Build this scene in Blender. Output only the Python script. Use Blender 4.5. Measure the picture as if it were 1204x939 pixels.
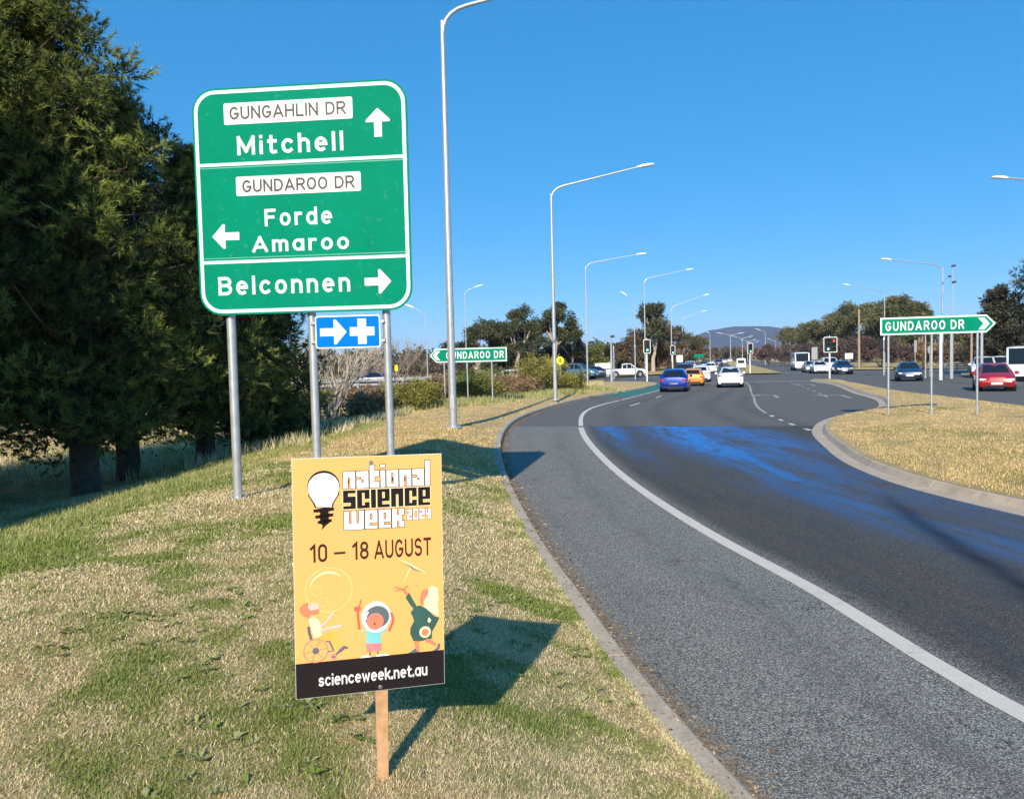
import bpy, math, random
import numpy as np
from mathutils import Vector, Matrix

# ------------------------------------------------------------------ scene, camera, sky, sun
for o in list(bpy.data.objects): bpy.data.objects.remove(o)
sc = bpy.context.scene
COL = sc.collection
R_ = math.radians
random.seed(7)
rng = np.random.default_rng(11)

FPX, IW, IH, EYE = 900.0, 1204, 939, 2.15
PITCH, ROLL = R_(2.77), R_(1.35)
fw = np.array([0, math.cos(PITCH), -math.sin(PITCH)])
_r = np.array([1., 0, 0]); _u = np.cross(_r, fw)
rt = _r*math.cos(ROLL) - _u*math.sin(ROLL)
up = _r*math.sin(ROLL) + _u*math.cos(ROLL)
CAM = np.array([0, 0, EYE])
cam_d = bpy.data.cameras.new('camera'); cam = bpy.data.objects.new('camera', cam_d); COL.objects.link(cam)
cam_d.sensor_width = 36; cam_d.lens = FPX/IW*36; cam_d.clip_start = .05; cam_d.clip_end = 30000
M = Matrix(((rt[0], up[0], -fw[0], 0), (rt[1], up[1], -fw[1], 0), (rt[2], up[2], -fw[2], EYE), (0, 0, 0, 1)))
cam.matrix_world = M
sc.camera = cam

SUN_EL, SUN_AZ = R_(29.0), R_(191.6)       # the sun stands behind the viewer, a little to the left
w = bpy.data.worlds.new('World'); sc.world = w; w.use_nodes = True
nt = w.node_tree; bg = nt.nodes['Background']
sky = nt.nodes.new('ShaderNodeTexSky'); sky.sky_type = 'NISHITA'; sky.sun_disc = False
sky.sun_elevation = SUN_EL; sky.sun_rotation = SUN_AZ
sky.air_density = 0.6; sky.dust_density = 0.0; sky.ozone_density = 9.0; sky.altitude = 0
gm = nt.nodes.new('ShaderNodeGamma'); gm.inputs[1].default_value = .42        # a clear winter sky, evenly bright and deep blue
hs = nt.nodes.new('ShaderNodeHueSaturation'); hs.inputs['Saturation'].default_value = 1.68; hs.inputs['Value'].default_value = 3.9
nt.links.new(sky.outputs[0], gm.inputs[0]); nt.links.new(gm.outputs[0], hs.inputs['Color']); nt.links.new(hs.outputs[0], bg.inputs[0])
bg.inputs[1].default_value = 0.095
sd = bpy.data.lights.new('sun', 'SUN'); so = bpy.data.objects.new('sun', sd); COL.objects.link(so)
sd.energy = 5.0; sd.angle = R_(.53); sd.color = (1, .89, .70)
tr = Vector((-math.sin(SUN_AZ)*math.cos(SUN_EL), -math.cos(SUN_AZ)*math.cos(SUN_EL), -math.sin(SUN_EL)))
so.rotation_euler = tr.to_track_quat('-Z', 'Y').to_euler()
sc.view_settings.view_transform = 'Standard'; sc.view_settings.look = 'None'
sc.view_settings.exposure = 0.3; sc.view_settings.gamma = 1
sc.cycles.max_bounces = 5; sc.cycles.transparent_max_bounces = 4

def ray(px, py): return fw + rt*(px-IW/2)/FPX - up*(py-IH/2)/FPX
def G(px, py, z=0.):
    d = ray(px, py); return CAM + d*((z-EYE)/d[2])
def AT(px, py, Y):
    d = ray(px, py); return CAM + d*(Y/d[1])

# ------------------------------------------------------------------ materials
MATS = {}
def newmat(name):
    m = bpy.data.materials.new(name); m.use_nodes = True
    t = m.node_tree; return m, t, t.nodes['Principled BSDF']
def N(t, typ, **kw):
    n = t.nodes.new(typ)
    for k, v in kw.items():
        if k.startswith('_'): setattr(n, k[1:], v)
        else: n.inputs[k].default_value = v
    return n
def noise(t, scale, detail=4, vec=None, rough=.6):
    n = N(t, 'ShaderNodeTexNoise', Scale=scale, Detail=detail, Roughness=rough)
    if vec is not None: t.links.new(vec, n.inputs['Vector'])
    return n
def ramp(t, fac, stops):
    r = t.nodes.new('ShaderNodeValToRGB'); e = r.color_ramp.elements
    while len(e) < len(stops): e.new(.5)
    for i, (p, c) in enumerate(stops):
        e[i].position = p; e[i].color = (c, c, c, 1) if isinstance(c, (int, float)) else (*c, 1)
    t.links.new(fac, r.inputs[0]); return r
def mix(t, a, b, fac, mode='MIX'):
    m = t.nodes.new('ShaderNodeMix'); m.data_type = 'RGBA'; m.blend_type = mode
    for s, v in ((m.inputs[6], a), (m.inputs[7], b), (m.inputs[0], fac)):
        if hasattr(v, 'links') or hasattr(v, 'is_linked'): t.links.new(v, s)
        elif isinstance(v, (int, float)): s.default_value = v
        else: s.default_value = (*v, 1)
    return m.outputs[2]
def math_(t, op, a, b=0., c=None, clamp=False):
    m = t.nodes.new('ShaderNodeMath'); m.operation = op; m.use_clamp = clamp
    for i, v in enumerate((a, b) if c is None else (a, b, c)):
        if isinstance(v, (int, float)): m.inputs[i].default_value = v
        else: t.links.new(v, m.inputs[i])
    return m.outputs[0]
def pos(t): return t.nodes.new('ShaderNodeNewGeometry').outputs['Position']
def bump(t, b, h, strength=.3, dist=.01):
    n = N(t, 'ShaderNodeBump', Strength=strength, Distance=dist)
    t.links.new(h, n.inputs['Height']); t.links.new(n.outputs[0], b.inputs['Normal'])
def mat(name, col, rough=.6, metal=0., var=.12, vscale=6., bmp=0., emit=0., coat=0., spec=.5, emc=None):
    """plain surface with a little mottling and wear"""
    if name in MATS: return MATS[name]
    m, t, b = newmat(name)
    tc = t.nodes.new('ShaderNodeTexCoord')
    n = noise(t, vscale, 5, tc.outputs['Object'])
    r = ramp(t, n.outputs[0], [(.3, tuple(c*(1-var) for c in col)), (.7, tuple(min(1, c*(1+var)) for c in col))])
    t.links.new(r.outputs[0], b.inputs['Base Color'])
    b.inputs['Roughness'].default_value = rough; b.inputs['Metallic'].default_value = metal
    b.inputs['Coat Weight'].default_value = coat; b.inputs['Specular IOR Level'].default_value = spec
    if bmp: bump(t, b, n.outputs[0], bmp, .004)
    if emit:
        b.inputs['Emission Color'].default_value = (*(emc or col), 1); b.inputs['Emission Strength'].default_value = emit
    MATS[name] = m; return m
def leafmat(name, c1, c2, trans=.25, rough=.6):
    m, t, b = newmat(name)
    a = t.nodes.new('ShaderNodeAttribute'); a.attribute_name = 'tint'
    r = ramp(t, a.outputs['Fac'], [(0., c1), (1., c2)])
    t.links.new(r.outputs[0], b.inputs['Base Color']); b.inputs['Roughness'].default_value = rough
    b.inputs['Specular IOR Level'].default_value = .25
    if trans:
        tl = t.nodes.new('ShaderNodeBsdfTranslucent'); t.links.new(r.outputs[0], tl.inputs[0])
        mx = N(t, 'ShaderNodeMixShader'); mx.inputs[0].default_value = trans
        t.links.new(b.outputs[0], mx.inputs[1]); t.links.new(tl.outputs[0], mx.inputs[2])
        t.links.new(mx.outputs[0], t.nodes['Material Output'].inputs[0])
    MATS[name] = m; return m

# ------------------------------------------------------------------ mesh building
class MB:
    def __init__(s): s.v = []; s.f = []
    def add(s, vs, fs):
        o = len(s.v); s.v += [tuple(map(float, p)) for p in vs]; s.f += [tuple(i+o for i in f) for f in fs]; return s
    def box(s, x0, x1, y0, y1, z0, z1, bev=0.):
        if bev <= 0:
            return s.add([(x0,y0,z0),(x1,y0,z0),(x1,y1,z0),(x0,y1,z0),(x0,y0,z1),(x1,y0,z1),(x1,y1,z1),(x0,y1,z1)],
                         [(0,3,2,1),(4,5,6,7),(0,1,5,4),(1,2,6,5),(2,3,7,6),(3,0,4,7)])
        b = min(bev, (x1-x0)*.45, (y1-y0)*.45, (z1-z0)*.45)
        def ring(i, z): return [(x0+i,y0+b,z),(x0+b,y0+i,z),(x1-b,y0+i,z),(x1-i,y0+b,z),(x1-i,y1-b,z),(x1-b,y1-i,z),(x0+b,y1-i,z),(x0+i,y1-b,z)]
        vs = ring(b, z0)+ring(0, z0+b)+ring(0, z1-b)+ring(b, z1)
        fs = [tuple(range(7, -1, -1)), tuple(range(24, 32))]
        for k in range(3):
            for i in range(8): j = (i+1) % 8; fs.append((k*8+i, k*8+j, k*8+8+j, k*8+8+i))
        return s.add(vs, fs)
    def tube(s, path, rad, n=8, cap=True):
        P = [np.array(p, float) for p in path]
        if isinstance(rad, (int, float)): rad = [rad]*len(P)
        vs = []; fs = []; ref = None
        for i, p in enumerate(P):
            d = (P[min(i+1, len(P)-1)]-P[max(i-1, 0)]); d = d/(np.linalg.norm(d)+1e-9)
            if ref is None: ref = np.array([1., 0, 0]) if abs(d[0]) < .8 else np.array([0, 1., 0])
            a = np.cross(d, ref); a /= np.linalg.norm(a)+1e-9; b = np.cross(d, a); ref = np.cross(a, d)
            for k in range(n):
                th = 2*math.pi*k/n; vs.append(p+rad[i]*(a*math.cos(th)+b*math.sin(th)))
        for i in range(len(P)-1):
            for k in range(n): k2 = (k+1) % n; fs.append((i*n+k, i*n+k2, (i+1)*n+k2, (i+1)*n+k))
        if cap: fs.append(tuple(range(n-1, -1, -1))); fs.append(tuple((len(P)-1)*n+k for k in range(n)))
        return s.add(vs, fs)
    def disc_y(s, x, y, z, r, t, n=20):   # short cylinder, axis along Y
        return s.tube([(x, y, z), (x, y+t, z)], r, n)
    def prism(s, pts, y0, y1):            # outline in XZ, extruded from y0 (front) to y1
        n = len(pts); vs = [(p[0], y0, p[1]) for p in pts]+[(p[0], y1, p[1]) for p in pts]
        fs = [tuple(range(n)), tuple(range(2*n-1, n-1, -1))]+[((i+1) % n, i, n+i, n+(i+1) % n) for i in range(n)]
        return s.add(vs, fs)
    def build(s, name, m, parent=None, smooth=False, xf=None):
        me = bpy.data.meshes.new(name); me.from_pydata(s.v, [], s.f)
        if xf is not None: me.transform(xf)
        me.materials.append(m if not isinstance(m, str) else MATS[m])
        if smooth:
            me.polygons.foreach_set('use_smooth', [True]*len(me.polygons)); me.set_sharp_from_angle(angle=R_(38))
        me.update()
        o = bpy.data.objects.new(name, me); COL.objects.link(o)
        if parent is not None: o.parent = parent
        return o
def np_mesh(name, V, F, m, parent=None, attrs=None, smooth=False, uv=None):
    me = bpy.data.meshes.new(name); V = np.asarray(V, np.float32); F = np.asarray(F, np.int32)
    k = F.shape[1]; me.vertices.add(len(V)); me.vertices.foreach_set('co', V.ravel())
    me.loops.add(F.size); me.loops.foreach_set('vertex_index', F.ravel())
    me.polygons.add(len(F)); me.polygons.foreach_set('loop_start', np.arange(0, F.size, k, dtype=np.int32))
    me.update(calc_edges=True)
    if smooth: me.polygons.foreach_set('use_smooth', np.ones(len(F), bool))
    for an, av in (attrs or {}).items():
        a = me.attributes.new(an, 'FLOAT', 'POINT'); a.data.foreach_set('value', np.asarray(av, np.float32))
    me.materials.append(MATS[m] if isinstance(m, str) else m); me.validate(); me.update()
    o = bpy.data.objects.new(name, me); COL.objects.link(o)
    if parent is not None: o.parent = parent
    return o
def empty(name, loc=(0, 0, 0), rz=0., label=None, cat=None, group=None):
    o = bpy.data.objects.new(name, None); COL.objects.link(o); o.location = loc; o.rotation_euler = (0, 0, rz); o.empty_display_size = .2
    tag(o, label, cat, group); return o
def tag(o, label=None, cat=None, group=None, kind=None):
    for k, v in (('label', label), ('category', cat), ('group', group), ('kind', kind)):
        if v: o[k] = v
    return o
def copy_tree(o, parent=None):
    c = o.copy(); COL.objects.link(c)
    if parent is not None: c.parent = parent
    for ch in [x for x in o.children]: copy_tree(ch, c)
    return c

def text_shape(s, x0, x1, z0, z1, y, bold=.0, thick=.0015, mb=None, italic=0.):
    """flat lettering filling the box x0..x1, z0..z1 on the plane y (front towards -Y)"""
    cu = bpy.data.curves.new('t', 'FONT'); cu.body = s; cu.offset = bold; cu.resolution_u = 4; cu.size = 1
    ob = bpy.data.objects.new('t', cu); COL.objects.link(ob)
    bpy.context.view_layer.update()
    me = ob.evaluated_get(bpy.context.evaluated_depsgraph_get()).to_mesh()
    v = np.array([p.co[:] for p in me.vertices]); f = [tuple(p.vertices) for p in me.polygons]
    a, b = v.min(0), v.max(0)
    X = x0+(v[:, 0]-a[0])/(b[0]-a[0])*(x1-x0); Z = z0+(v[:, 1]-a[1])/(b[1]-a[1])*(z1-z0)
    mb = mb or MB(); mb.add([(X[i]+italic*(Z[i]-z0), y-thick, Z[i]) for i in range(len(v))], f)
    bpy.data.objects.remove(ob); bpy.data.curves.remove(cu)
    return mb

# smooth value noise in numpy, used for grass patches and terrain bumps
_lat = rng.random((256, 256))
def vnoise(x, y):
    x = np.asarray(x, float); y = np.asarray(y, float)
    xi = np.floor(x).astype(int); yi = np.floor(y).astype(int); fx = x-xi; fy = y-yi
    fx = fx*fx*(3-2*fx); fy = fy*fy*(3-2*fy)
    a = _lat[xi % 256, yi % 256]; b = _lat[(xi+1) % 256, yi % 256]; c = _lat[xi % 256, (yi+1) % 256]; d = _lat[(xi+1) % 256, (yi+1) % 256]
    return (a*(1-fx)+b*fx)*(1-fy)+(c*(1-fx)+d*fx)*fy
def fbm(x, y, o=4):
    s = 0; a = .5; t = 0
    for i in range(o): s = s+a*vnoise(x*2**i+17*i, y*2**i+5*i); t += a; a *= .5
    return s/t
def sstep(a, b, x):
    t = np.clip((np.asarray(x, float)-a)/(b-a), 0, 1); return t*t*(3-2*t)
def curve(pts):
    """smooth x(y) through the points (x, y) sorted by y"""
    ys = np.array([p[1] for p in pts], float); xs = np.array([p[0] for p in pts], float)
    m = np.gradient(xs, ys)
    def f(y):
        y = np.asarray(y, float); i = np.clip(np.searchsorted(ys, y)-1, 0, len(ys)-2); h = ys[i+1]-ys[i]
        t = np.clip((y-ys[i])/h, 0, 1)
        return ((2*t**3-3*t**2+1)*xs[i]+(t**3-2*t**2+t)*h*m[i]+(-2*t**3+3*t**2)*xs[i+1]+(t**3-t**2)*h*m[i+1])
    return f
kerbX = curve([(14, -30), (7.2, -14), (3.3, -4), (1.75, 1), (1.06, 3.6), (.76, 5.2), (.58, 6.6), (.37, 8.2), (.1, 11), (-.2, 15.5), (-.3, 20.6), (.1, 27.2), (1.45, 34), (4.8, 44.6), (10.1, 57.3), (12.4, 66), (12.2, 69.), (11., 71.3), (8.4, 72.9), (4., 73.6), (-60, 75)])
lineX = curve([(18, -30), (11, -14), (6.3, -4), (4.0, 1), (3.0, 4.3), (2.72, 7), (2.42, 9), (2.12, 12.2), (1.97, 18.1), (2.27, 25.4), (3.55, 34.4), (6.5, 42.7), (10.9, 55.), (14.4, 68)])
islX = curve([(26, -30), (18.5, -14), (12.5, -3), (9.3, 3), (7.4, 8), (6.85, 10.2), (6.6, 12.4), (6.8, 14.6), (7.6, 17.85), (8.96, 22), (10.96, 25.7), (14.06, 29.2), (16.6, 34), (19.24, 42.4), (23.4, 55.2), (25.6, 64.8), (26.1, 66.2)])
islU = curve([(40, -30), (26, -8), (20.5, 8), (19., 20), (18.9, 28.3), (19.76, 33.6), (21.05, 41.3), (24.9, 56.2), (26.6, 65), (26.2, 66.2)])
farX = curve([(54, -30), (42, 0), (36.5, 20), (34.6, 40), (36.8, 55), (39.6, 66), (42, 71), (47, 74), (60, 75.5)])
SLOPE = .272
def left_h(x, y):
    t = kerbX(y)-x
    A = np.interp(y, [-30, 0, 4, 9, 14, 22, 37, 55, 70], [.5, .6, .66, .6, .5, .34, .24, .18, .14])
    low = np.interp(y, [-30, 5, 12, 30, 50, 64, 72], [-.2, -.25, -.35, -.45, -.3, .05, .1])
    z = .112+(A-.112)*sstep(.0, 1.75, t)
    z = z+(low-z)*sstep(np.interp(y, [0, 20, 40], [4.3, 3.2, 3.5]), np.interp(y, [0, 20, 40], [9.5, 9.5, 12]), t)
    return z+(fbm(x*.5, y*.5, 3)-.5)*.12*sstep(.2, 2, t)*(1-.6*sstep(60, 72, y))
def isl_h(x, y):
    a = islX(y); b = islU(y); e = np.minimum(x-a, b-x)
    return .128+.10*sstep(0, 2.5, e)+(fbm(x*.6+40, y*.6, 3)-.5)*.08*sstep(.1, 1.5, e)
def green_mask(x, y):
    """0 = dry straw, 1 = live green, as patches lie on the verge"""
    n = fbm(x*.75+3, y*.75, 4)*.5+fbm(x*3.1, y*3.1+9, 4)*.5
    g = (n-.525)*4.6+.13
    g = g-.42*sstep(10, 20, y)+.05
    g = g+.95*np.exp(-(((x+kerb_cr(y))/.75)**2))*sstep(4, 7, y)*(1-sstep(20, 26, y))
    for (cx, cy, r, k) in ((.32, 6.0, .34, 2.6), (-.05, 6.0, .38, 2.2), (-1.05, 3.3, .45, .35), (-.9, 2.9, .4, .2), (-2.15, 7.6, .6, .6), (-4.6, 6.6, 1.0, .5), (-2.6, 4.3, .5, .3), (-.55, 2.35, .45, .3), (-1.5, 2.6, .35, .2), (.6, 7.6, .4, .3), (.35, 3.0, .5, .25), (.3, 4.6, .5, .2), (-2.9, 3.6, .7, -.3), (-.35, 7.2, 1.0, -.35), (.0, 9.5, 1.6, -.5), (-1.6, 5.1, 1.2, -.2), (-2.6, 10, 1.5, -.45)):
        g = g+k*np.exp(-(((x-cx)/r)**2+((y-cy)/(r*.55 if k > 1 else r))**2))
    return np.clip(g, 0, 1)
def kerb_cr(y): return 4.9-0*y
def isl_green(x, y): return np.clip((fbm(x*.5+30, y*.5, 4)-.55)*2.2+.5*np.exp(-(((x-13.5)/2.0)**2+((y-25.6)/1.3)**2))+.3*np.exp(-(((x-11.8)/.8)**2+((y-17.)/1.)**2)), 0, 1)

# ------------------------------------------------------------------ ground materials
def grass_ground(name, attr=True):
    m, t, b = newmat(name); p = pos(t)
    n1 = noise(t, 38, 6, p, .75); n2 = noise(t, 3.2, 5, p)
    dry = ramp(t, n1.outputs[0], [(.30, (.20, .13, .06)), (.5, (.60, .42, .205)), (.70, (.88, .66, .37))])
    gr = ramp(t, n1.outputs[0], [(.28, (.06, .07, .012)), (.5, (.24, .25, .05)), (.72, (.46, .44, .13))])
    if attr:
        a = t.nodes.new('ShaderNodeAttribute'); a.attribute_name = 'green'; fac = a.outputs['Fac']
    else: fac = ramp(t, n2.outputs[0], [(.42, 0.), (.7, .9)]).outputs[0]
    fac = math_(t, 'ADD', fac, math_(t, 'MULTIPLY', math_(t, 'SUBTRACT', n2.outputs[0], .5), .7), clamp=True)
    c = mix(t, dry.outputs[0], gr.outputs[0], fac)
    t.links.new(c, b.inputs['Base Color']); b.inputs['Roughness'].default_value = .95; b.inputs['Specular IOR Level'].default_value = .1
    bump(t, b, n1.outputs[0], .8, .04); MATS[name] = m
grass_ground('verge_grass'); grass_ground('far_grass', False)
mat('asphalt_far', (.115, .110, .104), .85, var=.16, vscale=.6)
m, t, b = newmat('asphalt'); p = pos(t)
uvn = t.nodes.new('ShaderNodeAttribute'); uvn.attribute_name = 'lane_u'; u = uvn.outputs['Fac']
kdn = t.nodes.new('ShaderNodeAttribute'); kdn.attribute_name = 'kerb_d'; kd = kdn.outputs['Fac']
sx = t.nodes.new('ShaderNodeSeparateXYZ'); t.links.new(p, sx.inputs[0]); Y_ = sx.outputs[1]
vor = N(t, 'ShaderNodeTexVoronoi', Scale=120.); t.links.new(p, vor.inputs['Vector'])
vcs = t.nodes.new('ShaderNodeSeparateColor'); t.links.new(vor.outputs['Color'], vcs.inputs[0])
vcl = math_(t, 'MULTIPLY', vcs.outputs[0], math_(t, 'SUBTRACT', 1.15, vor.outputs['Distance']))
big = noise(t, 1.1, 5, p); mid = noise(t, 24, 4, p, .7)
chips = ramp(t, vcl, [(.05, (.038, .036, .033)), (.4, (.25, .24, .215)), (.75, (.60, .57, .51)), (.97, (.85, .81, .72))])
chipc = mix(t, chips.outputs[0], (.20, .20, .19), math_(t, 'MULTIPLY', big.outputs[0], .35), 'MIX')
smooth = ramp(t, vcl, [(.1, (.034, .031, .028)), (.55, (.115, .107, .095)), (.95, (.30, .27, .21))])
cu = t.nodes.new('ShaderNodeCombineXYZ'); t.links.new(math_(t, 'MULTIPLY', u, 1.25), cu.inputs[0]); t.links.new(math_(t, 'MULTIPLY', Y_, .24), cu.inputs[1])
st = noise(t, 1.0, 6, cu.outputs[0], .62); st.inputs['Distortion'].default_value = .5
cu2 = t.nodes.new('ShaderNodeCombineXYZ'); t.links.new(math_(t, 'MULTIPLY', u, 3.), cu2.inputs[0]); t.links.new(math_(t, 'MULTIPLY', Y_, .45), cu2.inputs[1]); cu2.inputs[2].default_value = 4
st2 = noise(t, 1.0, 7, cu2.outputs[0], .7); st2.inputs['Distortion'].default_value = .8
# sky reflection painted in as blue colour: a strong band about the middle of the lane, fainter to its right
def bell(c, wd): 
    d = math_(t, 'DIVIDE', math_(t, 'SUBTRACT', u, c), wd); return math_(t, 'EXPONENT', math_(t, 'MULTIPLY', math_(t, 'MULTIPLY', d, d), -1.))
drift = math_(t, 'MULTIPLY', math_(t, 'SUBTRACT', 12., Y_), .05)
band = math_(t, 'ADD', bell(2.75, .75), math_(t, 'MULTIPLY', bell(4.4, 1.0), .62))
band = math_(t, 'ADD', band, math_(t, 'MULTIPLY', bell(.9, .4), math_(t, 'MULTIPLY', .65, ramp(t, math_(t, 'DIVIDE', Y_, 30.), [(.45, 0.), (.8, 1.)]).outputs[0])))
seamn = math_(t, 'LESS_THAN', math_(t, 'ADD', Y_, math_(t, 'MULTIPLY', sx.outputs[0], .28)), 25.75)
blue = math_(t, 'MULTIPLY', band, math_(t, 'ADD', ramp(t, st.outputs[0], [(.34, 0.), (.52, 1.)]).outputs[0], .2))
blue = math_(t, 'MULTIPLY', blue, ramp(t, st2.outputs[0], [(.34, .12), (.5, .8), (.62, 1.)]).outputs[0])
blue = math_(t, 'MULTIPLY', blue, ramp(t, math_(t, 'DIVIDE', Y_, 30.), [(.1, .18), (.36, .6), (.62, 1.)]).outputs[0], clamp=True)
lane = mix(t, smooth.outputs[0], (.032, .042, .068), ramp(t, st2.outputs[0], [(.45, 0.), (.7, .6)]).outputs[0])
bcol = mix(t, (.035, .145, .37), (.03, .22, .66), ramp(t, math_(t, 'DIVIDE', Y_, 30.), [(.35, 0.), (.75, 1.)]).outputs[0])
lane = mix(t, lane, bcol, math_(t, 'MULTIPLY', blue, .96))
dkc = math_(t, 'ADD', 3.05, math_(t, 'MULTIPLY', math_(t, 'SUBTRACT', Y_, 10.4), .33))  # diagonal shadow streak, painted dark into the lane colour
dk = math_(t, 'MULTIPLY', bell(dkc, .17), ramp(t, st2.outputs[0], [(.35, .5), (.6, 1.)]).outputs[0])
dk = math_(t, 'MULTIPLY', dk, ramp(t, math_(t, 'DIVIDE', Y_, 30.), [(.34, 1.), (.40, 0.)]).outputs[0])
lane = mix(t, lane, (.006, .009, .016), math_(t, 'MULTIPLY', dk, .95))
wp = math_(t, 'ADD', bell(-.75, .28), math_(t, 'MULTIPLY', bell(-1.75, .25), .5))
chipc = mix(t, chipc, (.085, .083, .08), math_(t, 'MULTIPLY', wp, ramp(t, st2.outputs[0], [(.35, .0), (.65, .42)]).outputs[0]))
oil = ramp(t, noise(t, .8, 7, p, .75).outputs[0], [(.58, 0.), (.70, .45)])
chipc = mix(t, chipc, (.05, .048, .046), oil.outputs[0])
sh = ramp(t, math_(t, 'ADD', u, math_(t, 'MULTIPLY', math_(t, 'SUBTRACT', mid.outputs[0], .5), .5)), [(0., 0.), (.35, 1.)])
c = mix(t, chipc, lane, sh.outputs[0])
farc = mix(t, (.118, .112, .105), (.150, .142, .132), mid.outputs[0])
trk = math_(t, 'ADD', bell(1.35, .38), math_(t, 'ADD', bell(3.0, .38), math_(t, 'ADD', bell(5.2, .4), bell(6.8, .4))))
farc = mix(t, farc, (.082, .080, .078), math_(t, 'MULTIPLY', trk, .55))
farc = mix(t, farc, (.17, .16, .145), math_(t, 'MULTIPLY', ramp(t, big.outputs[0], [(.5, 0.), (.75, .5)]).outputs[0], 1.))
seamd = math_(t, 'ABSOLUTE', math_(t, 'SUBTRACT', math_(t, 'ADD', Y_, math_(t, 'MULTIPLY', sx.outputs[0], .28)), math_(t, 'ADD', 25.75, math_(t, 'MULTIPLY', math_(t, 'SUBTRACT', mid.outputs[0], .5), .12))))
c = mix(t, farc, c, seamn)
c = mix(t, c, (.03, .03, .03), math_(t, 'MULTIPLY', math_(t, 'LESS_THAN', seamd, .035), .7))
crk = N(t, 'ShaderNodeTexVoronoi', Scale=.55); crk.feature = 'DISTANCE_TO_EDGE'
wv = t.nodes.new('ShaderNodeVectorMath'); wv.operation = 'ADD'; t.links.new(p, wv.inputs[0]); nv = noise(t, 2.2, 5, p); t.links.new(nv.outputs['Color'], wv.inputs[1]); t.links.new(wv.outputs[0], crk.inputs['Vector'])
crm = math_(t, 'MULTIPLY', math_(t, 'LESS_THAN', crk.outputs['Distance'], .006), ramp(t, big.outputs[0], [(.52, 0.), (.6, .75)]).outputs[0])
c = mix(t, c, (.028, .027, .026), crm)
dm = ramp(t, math_(t, 'ADD', kd, math_(t, 'MULTIPLY', math_(t, 'SUBTRACT', noise(t, 9, 6, p, .7).outputs[0], .5), .55)), [(.0, 1.), (.10, .75), (.24, 0.)])
dirt = ramp(t, noise(t, 60, 3, p).outputs[0], [(.35, (.09, .06, .035)), (.65, (.36, .26, .17))])
c = mix(t, c, dirt.outputs[0], math_(t, 'MULTIPLY', dm.outputs[0], .9))
t.links.new(c, b.inputs['Base Color'])
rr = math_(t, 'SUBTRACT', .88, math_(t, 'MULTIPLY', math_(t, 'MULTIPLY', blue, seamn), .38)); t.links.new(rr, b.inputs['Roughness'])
b.inputs['Specular IOR Level'].default_value = .35
bump(t, b, math_(t, 'ADD', vcl, mid.outputs[0]), .55, .006); MATS['asphalt'] = m
def paint(name, col, rough=.7):
    m, t, b = newmat(name); p = pos(t); n = noise(t, 70, 5, p, .8); n2 = noise(t, 5, 4, p)
    nn = math_(t, 'ADD', n.outputs[0], math_(t, 'MULTIPLY', math_(t, 'SUBTRACT', noise(t, 1.7, 4, p, .7).outputs[0], .5), .45))
    r = ramp(t, nn, [(.34, tuple(c*.22 for c in col)), (.44, col)])
    c = mix(t, r.outputs[0], tuple(c*.8 for c in col), n2.outputs[0])
    t.links.new(c, b.inputs['Base Color']); b.inputs['Roughness'].default_value = rough; bump(t, b, n.outputs[0], .4, .004); MATS[name] = m
paint('road_paint', (.74, .68, .59)); paint('worn_paint', (.44, .42, .38)); paint('green_lane', (.04, .20, .16))
m, t, b = newmat('concrete'); p = pos(t); n = noise(t, 60, 6, p, .8); n2 = noise(t, 2.5, 6, p, .7)
r = ramp(t, n.outputs[0], [(.3, (.34, .27, .20)), (.7, (.66, .55, .43))]); c = mix(t, r.outputs[0], (.26, .20, .14), ramp(t, n2.outputs[0], [(.45, 0.), (.75, .75)]).outputs[0])
t.links.new(c, b.inputs['Base Color']); b.inputs['Roughness'].default_value = .9; bump(t, b, n.outputs[0], .5, .006); MATS['concrete'] = m

# ------------------------------------------------------------------ terrain, roads
def sheet(name, pts, z, m, kind='structure'):
    mb = MB(); mb.add([(x, y, z) for x, y in pts], [tuple(range(len(pts)))]); return tag(mb.build(name, m), kind=kind)
def rows_mesh(name, ys, cols_fn, hfn, m, attrs_fn=None, smooth=True, parent=None):
    ys = np.asarray(ys, float); X = np.array([cols_fn(y) for y in ys]); nc = X.shape[1]
    YY = np.repeat(ys[:, None], nc, 1); Z = hfn(X, YY)
    V = np.stack([X, YY, Z], -1).reshape(-1, 3)
    idx = np.arange(len(ys)*nc).reshape(len(ys), nc)
    F = np.stack([idx[:-1, :-1], idx[:-1, 1:], idx[1:, 1:], idx[1:, :-1]], -1).reshape(-1, 4)
    return np_mesh(name, V, F, m, parent, attrs_fn(X, YY) if attrs_fn else None, smooth)
sheet('ground', [(-6400, -300), (6400, -300), (6400, 6400), (-6400, 6400)], -.62, MATS['far_grass'])
# main carriageway sheet for everything beyond the seam, then the finer near surface 4 mm above
far_pts = [(-200, 20), (48, 20), (48, 70), (160, 74), (160, 100), (200, 500), (420, 1400), (300, 1400), (20, 99), (-200, 97)]
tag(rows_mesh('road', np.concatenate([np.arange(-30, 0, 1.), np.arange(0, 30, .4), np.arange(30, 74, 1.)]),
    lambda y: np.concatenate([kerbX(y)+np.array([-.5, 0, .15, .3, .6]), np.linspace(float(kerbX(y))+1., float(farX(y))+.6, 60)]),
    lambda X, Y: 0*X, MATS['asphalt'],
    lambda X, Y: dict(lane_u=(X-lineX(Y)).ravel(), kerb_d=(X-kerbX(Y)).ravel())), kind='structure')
mb = MB(); mb.add([(-300, 66, -.006), (420, 66, -.006), (420, 104, -.006), (-300, 104, -.006)], [(0, 1, 2, 3)])
tag(mb.build('cross_road', 'asphalt_far'), kind='structure')
def fx(y, off): return 21.5+off+SLOPE*(y-100)
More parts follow.
